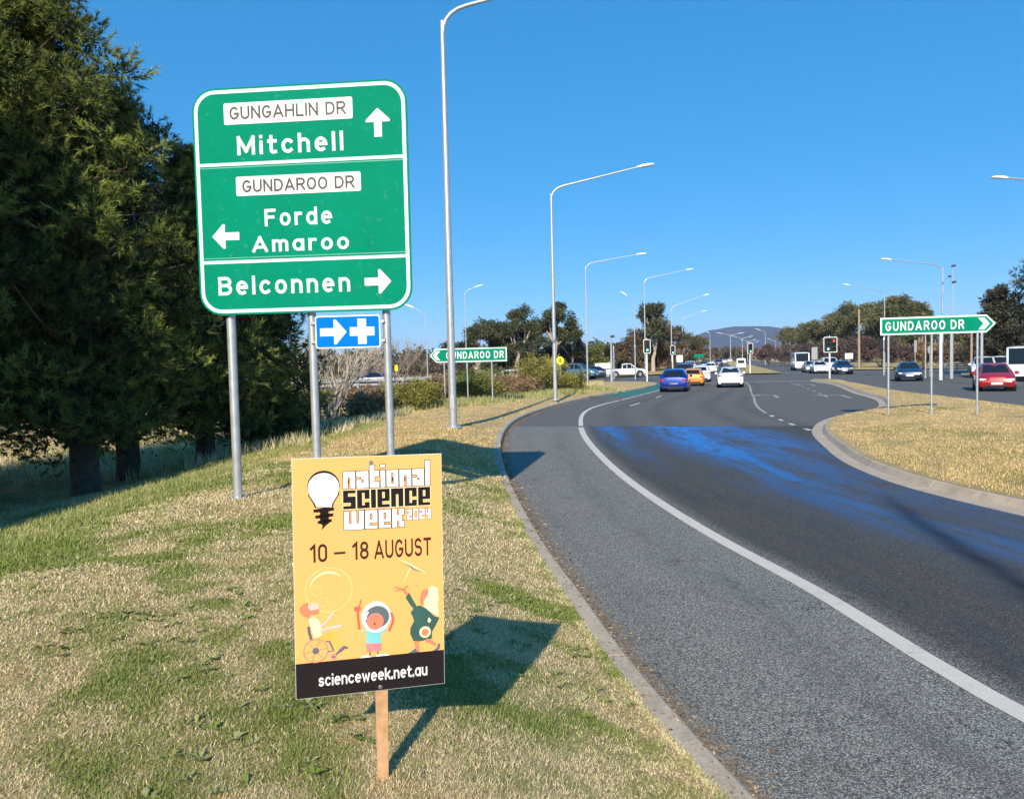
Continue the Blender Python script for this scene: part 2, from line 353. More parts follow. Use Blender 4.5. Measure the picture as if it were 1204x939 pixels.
mb = MB(); mb.add([(fx(98, -3), 98, -.01), (fx(98, 30), 98, -.01), (fx(1500, 30), 1500, -.01), (fx(1500, -3), 1500, -.01)], [(0, 1, 2, 3)])
tag(mb.build('distant_road', 'asphalt_far'), kind='structure')
ys = np.concatenate([np.arange(-30, 0, 1.), np.arange(0, 16, .2), np.arange(16, 40, .5), np.arange(40, 66, 1.), np.arange(66, 74.6, .3)])
tcol = np.concatenate([[0, .03, .08], np.arange(.15, 6, .15), np.arange(6, 14, .5), np.arange(14, 40, 2.), [45, 60, 80, 120, 200]])[::-1]
tag(rows_mesh('left_verge', ys, lambda y: kerbX(y)-.155-tcol, left_h, MATS['verge_grass'], lambda X, Y: dict(green=green_mask(X, Y).ravel())), kind='structure')
ysI = np.concatenate([np.arange(-30, 5, 1.), np.arange(5, 35, .3), np.arange(35, 66, .8)])
tag(rows_mesh('traffic_island', ysI, lambda y: np.linspace(float(islX(y))+.12, float(islU(y))-.12, 40), isl_h, MATS['verge_grass'], lambda X, Y: dict(green=isl_green(X, Y).ravel())), kind='structure')
tag(rows_mesh('right_verge', np.concatenate([np.arange(-30, 66, 2.), np.arange(66, 75.6, .5)]), lambda y: farX(y)+.12+np.array([0, .3, 1, 2, 4, 8, 15, 30, 60, 120, 250]), lambda X, Y: .12+0*X+.3*sstep(3, 30, X-farX(Y)), MATS['far_grass']), kind='structure')
def far_rows(name, x0, x1, y0, y1, h=.12):
    def cf(y):
        a, b = x0(y), x1(y); return np.linspace(a, b, 14)
    return tag(rows_mesh(name, np.concatenate([np.arange(y0, y0+8, .5), np.geomspace(y0+8, y1, 30)]), cf, lambda X, Y: h+0*X+(fbm(X*.05, Y*.05)-.5)*.1, MATS['far_grass']), kind='structure')
def rnd_corner(y, y0, r): return r-np.sqrt(np.maximum(r*r-(r-np.minimum(y-y0, r))**2, 0))
far_rows('far_left_field', lambda y: -1200., lambda y: fx(y, -1.)-rnd_corner(y, 97.5, 7.), 97.5, 1500)
far_rows('central_median', lambda y: fx(y, 8.2)+rnd_corner(y, 92, 2), lambda y: fx(y, 13.4)-rnd_corner(y, 92, 2), 92, 1500)
far_rows('far_right_field', lambda y: fx(y, 24.)+rnd_corner(y, 99, 7), lambda y: 1500., 99, 1500)

def kerb_line(name, xf, y0, y1, side, prof, step=2.4, thing=None):
    """cast kerb in bays with open joints; prof = outline (offset away from the road, z)"""
    root = empty(name); tag(root, kind='structure')
    yy = y0
    while yy < y1-.2:
        d = float(xf(yy+.05)-xf(yy))/.05; dy = step/math.sqrt(1+d*d); dy = max(dy, .25)
        a, bnd = yy, min(yy+dy, y1); n = 5; vs = []; L = len(prof)
        for k in range(n+1):
            y = a+.008+(bnd-a-.016)*k/n; s = float(xf(y+.02)-xf(y-.02))/.04; q = 1/math.sqrt(1+s*s); nx, ny = q*side, -s*q*side
            for (o_, z) in prof: vs.append((float(xf(y))+nx*o_, y+ny*o_, z))
        fs = []
        for k in range(n):
            for i in range(L): j = (i+1) % L; fs.append((k*L+i, k*L+j, (k+1)*L+j, (k+1)*L+i)[::side])
        fs += [tuple(range(L)), tuple(n*L+i for i in range(L-1, -1, -1))]
        MB().add(vs, fs).build('kerb_stone', MATS['concrete'], root); yy = bnd
    return root
PL = [(-.0, -.05), (0, .085), (.012, .112), (.03, .122), (.175, .122), (.19, .112), (.19, -.05)]
kerb_line('left_kerb', kerbX, -4, 72.9, -1, PL)
PI_ = [(-.30, -.03), (-.30, .006), (-.03, .012), (-.015, .03), (.05, .108), (.08, .122), (.2, .127), (.225, .12), (.225, -.03)]
kerb_line('island_kerb', islX, 3, 66.2, 1, PI_)
kerb_line('island_far_kerb', islU, 14, 66.2, -1, PL, 3.)
kerb_line('right_kerb', farX, 20, 75.4, 1, PL, 4.)

# painted markings, 4 mm above the road
def stripe(name, xf, y0, y1, wd, m='road_paint', z=.004, off=0.):
    n = max(2, int((y1-y0)/.6)); ys = np.linspace(y0, y1, n); vs = []
    for y in ys:
        s = float(xf(y+.02)-xf(y-.02))/.04; q = 1/math.sqrt(1+s*s)
        for o_ in (-wd/2, wd/2): vs.append((float(xf(y))+q*(o_+off), y-s*q*(o_+off), z))
    MBx = MB().add(vs, [(2*i, 2*i+1, 2*i+3, 2*i+2) for i in range(n-1)]); return MBx.build(name, m, MARK)
MARK = empty('road_markings'); tag(MARK, kind='structure')
stripe('edge_line', lineX, -4, 24.6, .17); stripe('edge_line', lineX, 25.2, 40.5, .15)
for y0 in np.arange(41, 68, 2.2): stripe('edge_line', lineX, y0, y0+2.05, .14)
rl = curve([(7.9, 14), (8.28, 18.65), (8.73, 23.6), (9.7, 29.3), (13.33, 42.3), (19.42, 63.4), (20.5, 68)])
for y0, L in ((15.5, .5), (17.1, .5), (18.7, .5), (20.2, .5), (21.9, .55), (23.7, .6), (25.4, .6), (27.2, .7)): stripe('lane_dash', rl, y0, y0+L, .14)
stripe('lane_line', rl, 28.9, 46, .11, 'worn_paint')
for y0 in np.arange(47, 64, 3): stripe('lane_dash', rl, y0, y0+1.8, .12)
ll = curve([(5.3, 35), (7.86, 42.06), (16.61, 75.3), (18, 80)])
for y0 in (35.5, 42.5, 49.5, 56.5, 62): stripe('lane_dash', ll, y0, y0+2.2, .12)
r2 = curve([(13.8, 31.5), (16.4, 40), (23.2, 64)])
for y0 in np.arange(39, 62, 3.2): stripe('lane_dash', r2, y0, y0+1.3, .12, 'worn_paint')
stripe('bike_lane', lambda y: (kerbX(y)+lineX(y))/2, 45, 66.5, 2.0, 'green_lane', .003)
def bar(a, b2, wd, name='stop_line'):
    a = np.array(a); b2 = np.array(b2); d = (b2-a)/np.linalg.norm(b2-a); n = np.array([-d[1], d[0]])*wd/2
    MB().add([(*(a-n), .004), (*(b2-n), .004), (*(b2+n), .004), (*(a+n), .004)], [(0, 1, 2, 3)]).build(name, 'road_paint', MARK)
bar((13.4, 67.4), (25.2, 64.6), .45)
bar((28.8, 97.), (45., 93.4), .4); bar((17.2, 100.6), (29.4, 97.2), .25, 'crossing_line'); bar((18., 103), (30.2, 99.6), .25, 'crossing_line')
for (px, py) in ((905, 465), (985, 465), (948, 452)):
    c = G(px+6, py); hd = math.atan2(.27, 1)
    P = [(-.09, -2.4), (.09, -2.4), (.09, .55), (-.75, .75), (-.75, 1.1), (-1.5, .5), (-.75, -.1), (-.75, .35), (-.09, .3)]
    ca, sa = math.cos(hd), math.sin(hd)
    MB().add([(c[0]+x*ca+y*sa, c[1]-x*sa+y*ca, .004) for x, y in P], [tuple(range(len(P)))]).build('turn_arrow', 'worn_paint', MARK)
for yy in np.arange(104, 420, 12):       # lane and edge lines of the far carriageways
    for off in (3.6, 17.6, 20.8): bar((fx(yy, off), yy), (fx(yy+4, off), yy+4), .14, 'lane_dash')

# hills on the horizon
HX = np.linspace(-2600, 4200, 220); HY = np.linspace(3600, 6200, 40)
XX, YYh = np.meshgrid(HX, HY)
cx = XX/YYh*4200
env = 32+126*np.exp(-((cx-1300)/360)**4)+70*np.exp(-((cx-2050)/480)**2)+20*np.exp(-((cx+1500)/500)**2)-30*sstep(900, 300, cx)
Zh = env*sstep(3600, 4500, YYh)*(1-.35*sstep(4700, 6200, YYh))*(.78+.45*fbm(XX/420, YYh/500, 6))+(fbm(XX/60, YYh/80, 3)-.5)*14
idx = np.arange(XX.size).reshape(XX.shape)
mat('hill_bush', (.03, .042, .05), .95, var=.5, vscale=.012)
hill = np_mesh('hills', np.stack([XX, YYh, Zh-2], -1).reshape(-1, 3), np.stack([idx[:-1, :-1], idx[:-1, 1:], idx[1:, 1:], idx[1:, :-1]], -1).reshape(-1, 4), 'hill_bush', smooth=True)
tag(hill, kind='structure')

# ------------------------------------------------------------------ materials of objects
mat('galv', (.52, .54, .56), .42, .55, var=.14, vscale=9)
mat('galv_dull', (.42, .43, .44), .6, .2, var=.2, vscale=5)
m, t, b = newmat('sign_green'); p = pos(t); n = noise(t, 1.6, 6, p, .7); n2 = noise(t, 14, 5, p, .7)
r = ramp(t, n.outputs[0], [(.3, (.0, .205, .120)), (.7, (.0, .245, .150))])
t.links.new(mix(t, r.outputs[0], (.12, .42, .32), ramp(t, n2.outputs[0], [(.60, 0.), (.78, .45)]).outputs[0]), b.inputs['Base Color'])
b.inputs['Roughness'].default_value = .6; b.inputs['Specular IOR Level'].default_value = .04; MATS['sign_green'] = m
mat('sign_white', (.80, .82, .82), .5, var=.05, vscale=8); mat('sign_black', (.03, .03, .035), .5)
mat('sign_line', (.62, .86, .80), .45, var=.06, vscale=8)
mat('sign_blue', (.0, .17, .62), .6, var=.06, spec=.05); mat('white_plate', (.78, .78, .76), .55, var=.06)
mat('sign_back', (.40, .41, .42), .5, .4)
mat('board_yellow', (.96, .43, .13), .55, var=.03, vscale=3); mat('board_edge', (.85, .85, .84), .5)
mat('print_dark', (.016, .011, .013), .6, var=.05, spec=.15); mat('print_brown', (.055, .02, .012), .6, spec=.2)
mat('print_white', (.86, .85, .84), .5, var=.02); mat('print_cream', (.92, .80, .46), .5, var=.02)
mat('print_pale', (.92, .66, .32), .5, var=.02); mat('print_pink', (.90, .50, .42), .5); mat('print_red', (.66, .12, .09), .5)
mat('print_coral', (.80, .22, .12), .5); mat('print_green', (.035, .105, .09), .5); mat('print_teal', (.20, .55, .58), .5)
mat('print_slate', (.11, .14, .16), .5); mat('print_gold', (.86, .42, .07), .5); mat('print_hot', (.80, .22, .24), .5)
mat('stake_wood', (.52, .30, .15), .75, var=.22, vscale=22, bmp=.3)
mat('steel', (.5, .5, .5), .3, .9)
mat('bark', (.10, .07, .05), .9, var=.4, vscale=9, bmp=.8); mat('pale_bark', (.40, .34, .28), .85, var=.25, vscale=7)
mat('grey_twig', (.27, .22, .18), .9, var=.25); mat('purple_twig', (.15, .085, .075), .9, var=.3)
mat('timber_pole', (.34, .26, .19), .85, var=.2)
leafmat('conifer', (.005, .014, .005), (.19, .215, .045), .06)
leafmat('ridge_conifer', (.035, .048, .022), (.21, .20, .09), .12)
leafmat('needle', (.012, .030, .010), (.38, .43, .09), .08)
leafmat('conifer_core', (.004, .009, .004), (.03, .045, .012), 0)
leafmat('euc', (.02, .032, .018), (.12, .13, .065), .15)
leafmat('dark_edge', (.018, .022, .014), (.13, .12, .075), .1)
leafmat('euc_red', (.05, .045, .03), (.22, .15, .09), .15)
leafmat('wattle', (.10, .12, .03), (.42, .36, .09), .25)
leafmat('dry_bush', (.12, .08, .05), (.36, .24, .13), .15)
leafmat('purple_bush', (.05, .038, .038), (.17, .115, .105), .1)
leafmat('green_tree', (.05, .085, .025), (.20, .22, .06), .2)
leafmat('blade', (.17, .25, .03), (.92, .73, .47), .2, .8)

# ------------------------------------------------------------------ grass blades (uncountable: stuff)
leafmat('dry_blade', (.19, .22, .03), (.92, .66, .36), .2, .8)
def blades(name, X, Y, hfn, gm, dens_w, label, mt='blade'):
    n = len(X); d = np.hypot(X, Y)
    Z = hfn(X, Y); g = gm(X, Y)
    isg = rng.random(n) < np.clip(g*1.15+.06+(fbm(X*7, Y*7, 2)-.5)*.9, 0.02, .97)
    L = np.where(isg, rng.uniform(.012, .034, n), rng.uniform(.010, .034, n))*(1+.5*np.clip(g-.7, 0, 1))
    W = np.clip(.0011*d*.9, .0022, .012)*rng.uniform(.7, 1.4, n)*dens_w
    L = L*np.clip(d/5, 1, 1.8)
    a = rng.uniform(0, 2*np.pi, n); lean = np.where(isg, rng.uniform(.3, 1.25, n), rng.uniform(.7, 1.6, n))
    dx, dy = np.cos(a), np.sin(a); b2 = a+np.pi/2+rng.normal(0, .4, n); wx, wy = np.cos(b2)*W/2, np.sin(b2)*W/2
    P0 = np.stack([X, Y, Z-.006], -1)
    h1 = np.stack([dx*np.sin(lean*.6)*L*.55, dy*np.sin(lean*.6)*L*.55, np.cos(lean*.6)*L*.55], -1)
    h2 = h1+np.stack([dx*np.sin(lean*1.25)*L*.5, dy*np.sin(lean*1.25)*L*.5, np.cos(lean*1.25)*L*.5], -1)
    Wv = np.stack([wx, wy, 0*wx], -1)
    V = np.stack([P0-Wv, P0+Wv, P0+h1+Wv*.8, P0+h1-Wv*.8, P0+h2], 1).reshape(-1, 3)
    o = np.arange(n)*5
    F = np.concatenate([np.stack([o, o+1, o+2], -1), np.stack([o, o+2, o+3], -1), np.stack([o+3, o+2, o+4], -1)])
    tint = np.where(isg, rng.uniform(0, .32, n)-.1*np.clip(g-.6, 0, 1), rng.uniform(.5, 1., n)); tint = np.clip(tint, 0, 1)
    return tag(np_mesh(name, V, F, mt, None, dict(tint=np.repeat(tint, 5))), label, 'grass', None, 'stuff')
def wedge(n, y0, y1, p=1.0, mg=.74):
    y = y0*(y1/y0)**(rng.random(n)**p); x = rng.uniform(-mg, mg, n)*y*1.0; return x, y
x, y = wedge(760000, 2.0, 15.)
k = (x < kerbX(y)-.195) & (kerbX(y)-x < 11); x, y = x[k], y[k]
ye = 2.6*(15/2.6)**rng.random(26000); xe = kerbX(ye)-.19+rng.normal(0, .018, 26000)+.05*(fbm(ye*3, ye*0+2, 3)-.5)
x = np.concatenate([x, xe]); y = np.concatenate([y, ye])
blades('verge_turf', x, y, left_h, green_mask, 1., 'short patchy lawn, half straw and half green, along the near kerb')
x, y = wedge(260000, 14., 60.)
k = (x < kerbX(y)-.2) & (kerbX(y)-x < 22); x, y = x[k], y[k]
blades('dry_verge_turf', x, y, left_h, green_mask, .8, 'dry golden grass on the bend of the verge round the tall lamp post', 'dry_blade')
x, y = wedge(400000, 8., 64., 1., .92); k = (x > islX(y)+.25) & (x < islU(y)-.2); x, y = x[k], y[k]
blades('island_turf', x, y, isl_h, isl_green, .8, 'dry golden grass on the kerbed traffic island', 'dry_blade')
# clumps of taller rank grass below the shrubs and along the crest
def tussocks(name, X, Y, hfn, L0, L1, tlo, thi, label, blades_n=14, wd=.012, mt='blade'):
    n = len(X); V = []; T = []
    Z = hfn(X, Y); m_ = blades_n
    X = np.repeat(X, m_)+rng.normal(0, .09, n*m_); Y = np.repeat(Y, m_)+rng.normal(0, .09, n*m_); Z = np.repeat(Z, m_)
    k = n*m_; a = rng.uniform(0, 2*np.pi, k); ln = rng.uniform(0, .9, k); L = rng.uniform(L0, L1, k)
    d = np.stack([np.cos(a)*np.sin(ln), np.sin(a)*np.sin(ln), np.cos(ln)], -1)*L[:, None]
    wv = np.stack([-np.sin(a+.6), np.cos(a+.6), 0*a], -1)*wd
    P = np.stack([X, Y, Z-.02], -1); V = np.stack([P-wv, P+wv, P+d], 1).reshape(-1, 3)
    o = np.arange(k)*3; F = np.stack([o, o+1, o+2], -1)
    T = np.clip(np.repeat(rng.uniform(tlo, thi, n), m_)+rng.normal(0, .1, k), 0, 1)
    return tag(np_mesh(name, V, F, mt, None, dict(tint=np.repeat(T, 3))), label, 'grass', None, 'stuff')
y = rng.uniform(5, 26, 5200); x = -rng.uniform(4.7, 7.4, 5200)+.03*y
tussocks('crest_grass', x, y, left_h, .04, .12, .02, .45, 'longer green grass along the crest before the dark conifers', 12, .008)
y = rng.uniform(17, 70, 9000); x = kerbX(y)-rng.uniform(4.4, 22, 9000)
k = (x > -.75*y) & (fbm(x*.4, y*.4, 3) > .42); tussocks('rank_grass', x[k], y[k], left_h, .12, .42, .25, .95, 'rank tufted grass in the hollow among the shrubs behind the verge', 12, .016)

x, y = wedge(60000, 13., 62.); k = (x < kerbX(y)-.25) & (kerbX(y)-x < 24) & (fbm(x*1.3, y*1.3, 3) > .40)
tussocks('verge_tufts', x[k], y[k], left_h, .03, .085, .25, 1., 'coarse dry tufts over the bend of the verge', 7, .011, 'dry_blade')
x, y = wedge(60000, 9., 62.); k = (x > islX(y)+.3) & (x < islU(y)-.25) & (fbm(x*1.3, y*1.3, 3) > .40)
tussocks('island_tufts', x[k], y[k], isl_h, .03, .08, .45, 1., 'coarse dry tufts over the traffic island', 7, .010, 'dry_blade')

# broad leaved weeds in the turf and leaf litter in the gutter
def weeds(n):
    y = 2.1*(9/2.1)**rng.random(n); x = rng.uniform(-.7, .5, n)*y; k = (x < kerbX(y)-.2) & (fbm(x*.9+7, y*.9, 3) > .47); x, y = x[k], y[k]
    V = []; F = []; T = []
    for a, b2 in zip(x, y):
        z = float(left_h(np.array(a), np.array(b2))); t0 = rng.uniform(.05, .4); m_ = rng.integers(6, 12)
        for j in range(m_):
            th = rng.uniform(0, 6.28); L = rng.uniform(.02, .055); w_ = L*rng.uniform(.16, .28); c, s = math.cos(th), math.sin(th); h = L*rng.uniform(.2, .7); o = len(V)
            V += [(a+c*.004, b2+s*.004, z+.004), (a+c*L*.5-s*w_, b2+s*L*.5+c*w_, z+h*.8), (a+c*L, b2+s*L, z+h*.75), (a+c*L*.5+s*w_, b2+s*L*.5-c*w_, z+h*.8)]; F.append((o, o+1, o+2, o+3)); T += [t0]*4
    return tag(np_mesh('lawn_weeds', V, F, 'blade', None, dict(tint=T)), 'small broad leaved green weeds scattered in the near turf', 'weeds', None, 'stuff')
weeds(900)
leafmat('litter', (.10, .05, .02), (.62, .44, .26), 0, .9)
def litter(n):
    y = 2.6*(34/2.6)**rng.random(n); off = rng.exponential(.07, n)+.01; off = np.where(rng.random(n) < .12, -rng.random(n)*.15, off); x = kerbX(y)+off
    z = np.where(off < 0, .124, .006); a = rng.uniform(0, 6.28, n); L = rng.uniform(.006, .022, n)*np.clip(y/6, 1, 2); w_ = L*rng.uniform(.2, .7, n)
    P = np.stack([x, y, z], -1); d = np.stack([np.cos(a)*L, np.sin(a)*L, rng.uniform(0, .5, n)*L], -1); s = np.stack([-np.sin(a)*w_, np.cos(a)*w_, rng.uniform(-.2, .4, n)*w_], -1)
    V = np.stack([P-d, P+s, P+d, P-s], 1).reshape(-1, 3); V[:, 2] = np.maximum(V[:, 2], .0045); o = np.arange(n)*4
    return tag(np_mesh('leaf_litter', V, np.stack([o, o+1, o+2, o+3], -1), 'litter', None, dict(tint=np.repeat(rng.random(n), 4))), 'dry leaf litter and grit gathered in the gutter of the near kerb', 'litter', None, 'stuff')
litter(3800)

# ------------------------------------------------------------------ trees and shrubs
def leaves(C, Rr, n_per, size, asp=.35, shell=.55, tint=None, flat=1., updir=.3, clump_t=.35):
    """many small leaf faces spread through clumps; returns V, F, tint"""
    C = np.asarray(C, float); Rr = np.asarray(Rr, float); m_ = len(C)
    k = m_*n_per; ci = np.repeat(np.arange(m_), n_per)
    d = rng.normal(0, 1, (k, 3)); d /= np.linalg.norm(d, axis=1)[:, None]
    rad = (shell+(1-shell)*rng.random(k))*rng.random(k)**.25
    P = C[ci]+d*(rad*Rr[ci])[:, None]*np.array([1, 1, flat])
    dr = d+rng.normal(0, .6, (k, 3)); dr[:, 2] += updir; dr /= np.linalg.norm(dr, axis=1)[:, None]
    s = rng.normal(0, 1, (k, 3)); s = np.cross(dr, s); s /= np.linalg.norm(s, axis=1)[:, None]+1e-9
    L = size*rng.uniform(.6, 1.4, k)[:, None]
    V = np.stack([P, P+dr*L*.5+s*L*asp*.5, P+dr*L, P+dr*L*.5-s*L*asp*.5], 1).reshape(-1, 3)
    o = np.arange(k)*4; F = np.stack([o, o+1, o+2, o+3], -1)
    ct = rng.random(m_) if tint is None else np.asarray(tint)
    T = np.clip(ct[ci]*clump_t*2+rng.uniform(0, 1-clump_t, k)-.1, 0, 1)
    return V, F, np.repeat(T, 4)
def crown(V, F, T, m, parent, name='crown'): return np_mesh(name, V, F, m, parent, dict(tint=T))
def limb(mb, a, b2, r0, r1, sag=.12, n=4, sides=6):
    a = np.array(a, float); b2 = np.array(b2, float); L = np.linalg.norm(b2-a); q = rng.normal(0, sag*.25*L, 3)
    path = [a+(b2-a)*i/n+q*math.sin(math.pi*i/n) for i in range(n+1)]
    mb.tube(path, [r0+(r1-r0)*i/n for i in range(n+1)], sides, False)
def needles(C, S, tufts, per, ln, wd, tint):
    """needle tufts set over the surface of each clump: thin single faces fanning from a twig tip"""
    m_ = len(C); C = np.asarray(C); S = np.asarray(S); k = m_*tufts; ci = np.repeat(np.arange(m_), tufts)
    d = rng.normal(0, 1, (k, 3)); d[:, 2] = d[:, 2]*.8+.25; d /= np.linalg.norm(d, axis=1)[:, None]
    P = C[ci]+d*(S[ci]*rng.uniform(.45, 1.08, k))[:, None]*np.array([1, 1, .75])
    q = k*per; ti = np.repeat(np.arange(k), per); ax = d+rng.normal(0, .25, (k, 3)); ax[:, 2] += .35; ax /= np.linalg.norm(ax, axis=1)[:, None]
    nd = ax[ti]*1.0+rng.normal(0, .62, (q, 3)); nd /= np.linalg.norm(nd, axis=1)[:, None]
    b0 = P[ti]+ax[ti]*rng.uniform(-.10, .10, q)[:, None]; L = ln*rng.uniform(.6, 1.25, q)[:, None]
    s = np.cross(nd, rng.normal(0, 1, (q, 3))); s /= np.linalg.norm(s, axis=1)[:, None]+1e-9
    V = np.stack([b0-s*wd, b0+s*wd, b0+nd*L], 1).reshape(-1, 3); o = np.arange(q)*3
    tt = np.clip(tint[ci]+rng.normal(0, .12, k), 0, 1)[ti]; T = np.stack([tt*.6, tt*.6, np.clip(tt*1.1+.05, 0, 1)], 1).ravel()
    return V, np.stack([o, o+1, o+2], -1), T
def conifer(x, y, z, H, R, base, seed, label, tl=0., n=None, wid=None, group='conifers in the row beside the verge', lean=0., size=.19, npc=60, mtl='conifer', asp=.26, fine=False):
    global rng
    keep = rng; rng = np.random.default_rng(seed)
    t_ = empty('conifer', (x, y, z), 0, label, 'tree', group)
    tr_ = MB(); tr_.tube([(0, 0, -.3), (0, 0, 0), (.02, 0, H*.3), (lean*.5, .05, H*.65), (lean, 0, H*.97)], [.34*R/3+.09, .26*R/3+.06, .2*R/3+.05, .1, .02], 10)
    C = []; S = []; n = n or int(30*H)
    for i in range(n):
        f = (i+.5)/n; hh = base+(H-base)*f**.92
        env = R*(1.05-f)**.62*min(1, .55+f*2.6)
        a = i*2.4+rng.normal(0, .35); rr = env*rng.uniform(.55, 1.0) if i % 3 else env*rng.uniform(.1, .6)
        lob = 1+.26*math.sin(a*3+seed+f*5)+.18*math.sin(a*5+f*13)
        p = np.array([math.cos(a)*rr*lob+lean*f, math.sin(a)*rr*lob, hh+rng.normal(0, .15)-.10*rr+(.25*rr if f > .5 else 0)])
        C.append(p); S.append(rng.uniform(.30, .70)*(.55+.2*R)*(1.1-.45*f))
        if i % 2 == 0: limb(tr_, (lean*f, 0, max(base*.7, hh-.35*rr)), p, .05*(1.2-f)+.015, .012, .1, 3, 4)
    for i in range(n//5):
        f = (i+.5)/(n//5); C.append(np.array([lean*f+rng.normal(0, .12*R), rng.normal(0, .12*R), base+(H*.93-base)*f])); S.append(R*.42*(1.05-f)+.12)
    C = np.array(C); C[:, 2] = np.maximum(C[:, 2], base*.75)
    V, F, T = leaves(C, S, npc, size, asp, .35, rng.random(len(C))**1.6*1.15, .72, .25, .4)
    T = T**1.35
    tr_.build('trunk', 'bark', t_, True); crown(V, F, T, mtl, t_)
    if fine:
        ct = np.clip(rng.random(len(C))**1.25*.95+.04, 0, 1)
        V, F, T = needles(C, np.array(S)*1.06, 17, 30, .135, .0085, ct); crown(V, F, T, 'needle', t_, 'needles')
    rng = keep
    return t_
ROW = [(-11.2, 11.9, -.35, 12.0, 2.9, 1.15, 3, 'bushy conifer at the photo edge, sunlit olive sprays reaching in ahead of the row', .9),
       (-8.45, 15.0, -.33, 11.2, 2.5, 1.3, 5, 'tallest dark conifer in view, with the first bare trunk from the edge', 0),
       (-8.9, 17.6, -.35, 8.6, 2.4, 1.25, 8, 'dark conifer in the middle of the row, its trunk between two others', 0),
       (-7.75, 19.2, -.36, 7.7, 2.15, 1.15, 9, 'rounded dark conifer just behind the left post of the big green sign', 0),
       (-7.15, 22.2, -.38, 5.6, 1.75, .35, 12, 'low dark conifer ending the row, seen under the big green sign', 0),
       (-12.2, 17.5, -.3, 10.8, 2.9, 1.2, 14, 'conifer standing behind the row, showing between its crowns', 0)]
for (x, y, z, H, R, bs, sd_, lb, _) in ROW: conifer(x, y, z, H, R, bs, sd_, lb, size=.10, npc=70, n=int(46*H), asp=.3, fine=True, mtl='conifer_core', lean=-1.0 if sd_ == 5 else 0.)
# the same row goes on towards the viewer outside the frame and shades the trees in view
for i, (x, y, H) in enumerate(((-10.1, 7.4, 10.2), (-10.6, 2.6, 10.5), (-11.6, -2.0, 11.), (-14.4, 9.5, 9.))):
    conifer(x, y, -.25, H, 2.9, 1.1, 30+i, ('conifer outside the photo in the same row, %s along from the sunlit one' % ['first', 'second', 'third', 'fourth'][i]), npc=34, size=.34, n=int(30*H))

def branchy(mb, p, d, L, r, depth, spread=.55, sides=5, rr=None, up_=.15):
    p = np.array(p, float); d = np.array(d, float); d /= np.linalg.norm(d); rr = rr or random
    q = p+d*L*.5+np.array([rr.gauss(0, .05)*L for _ in range(3)]); e = p+d*L
    mb.tube([p, q, e], [r, r*.8, r*.6], sides, False)
    if depth == 0: return
    for k in range(3 if depth > 1 else 4):
        nd = d+np.array([rr.gauss(0, spread), rr.gauss(0, spread), rr.gauss(up_, spread*.7)]); f = rr.uniform(.45, 1.)
        branchy(mb, p+(e-p)*f, nd, L*rr.uniform(.55, .8), r*.58, depth-1, spread, max(3, sides-1), rr, up_)
def bare_tree(x, y, z, H, label, m='grey_twig', stems=4, spread=.5, depth=4, seed=1, group=None, r=.07, name='bare_tree', twig=None):
    rr = random.Random(seed); t_ = empty(name, (x, y, z), 0, label, 'tree', group)
    mb = MB(); fine = MB()
    for s in range(stems):
        a = s*2*math.pi/stems+rr.uniform(-.4, .4); sp = rr.uniform(.15, spread) if stems > 1 else .05
        branchy(mb, (math.cos(a)*.1, math.sin(a)*.1, -.1), (math.cos(a)*sp, math.sin(a)*sp, 1), H*.36, r, depth, .42, 6, rr)
    mb.build('trunk', m, t_)
    return t_
bare_tree(-7.9, 33.5, -.42, 5.0, 'bare silver-grey tree with pale spreading branches behind the hospital sign', 'pale_bark', 7, .95, 4, 4, r=.075)
bare_tree(-7.2, 47, -.3, 5.6, 'bare twiggy tree between the hospital sign and the small green arrow sign', 'grey_twig', 4, .6, 4, 9, r=.05)
def shrub(x, y, z, rx, h, m, label, seed, n=26, size=.16, npc=90, name='shrub', cat='shrub', group=None, flat=.9):
    global rng
    keep = rng; rng = np.random.default_rng(seed); t_ = empty(name, (x, y, z), 0, label, cat, group)
    C = []; S = []; mb = MB()
    for i in range(n):
        a = rng.uniform(0, 2*np.pi); rr = rx*math.sqrt(rng.random())*.85; hh = h*(.25+.68*rng.random()*(1-.55*(rr/rx)**2))
        p = (math.cos(a)*rr, math.sin(a)*rr, hh); C.append(p); S.append(rng.uniform(.2, .38)*min(rx, h))
        if i % 2 == 0: limb(mb, (0, 0, -.05), p, .03, .008, .15, 3, 4)
    V, F, T = leaves(C, S, npc, size, .4, .3, None, flat, .3, .4)
    mb.build('stem', 'grey_twig', t_); crown(V, F, T, m, t_, 'foliage'); rng = keep; return t_
def hz(x, y): return float(left_h(np.array(x), np.array(y)))
def on_ground(px, Y, dz=0):
    x = AT(px, 440, Y)[0]; return x, Y, hz(x, Y)+dz
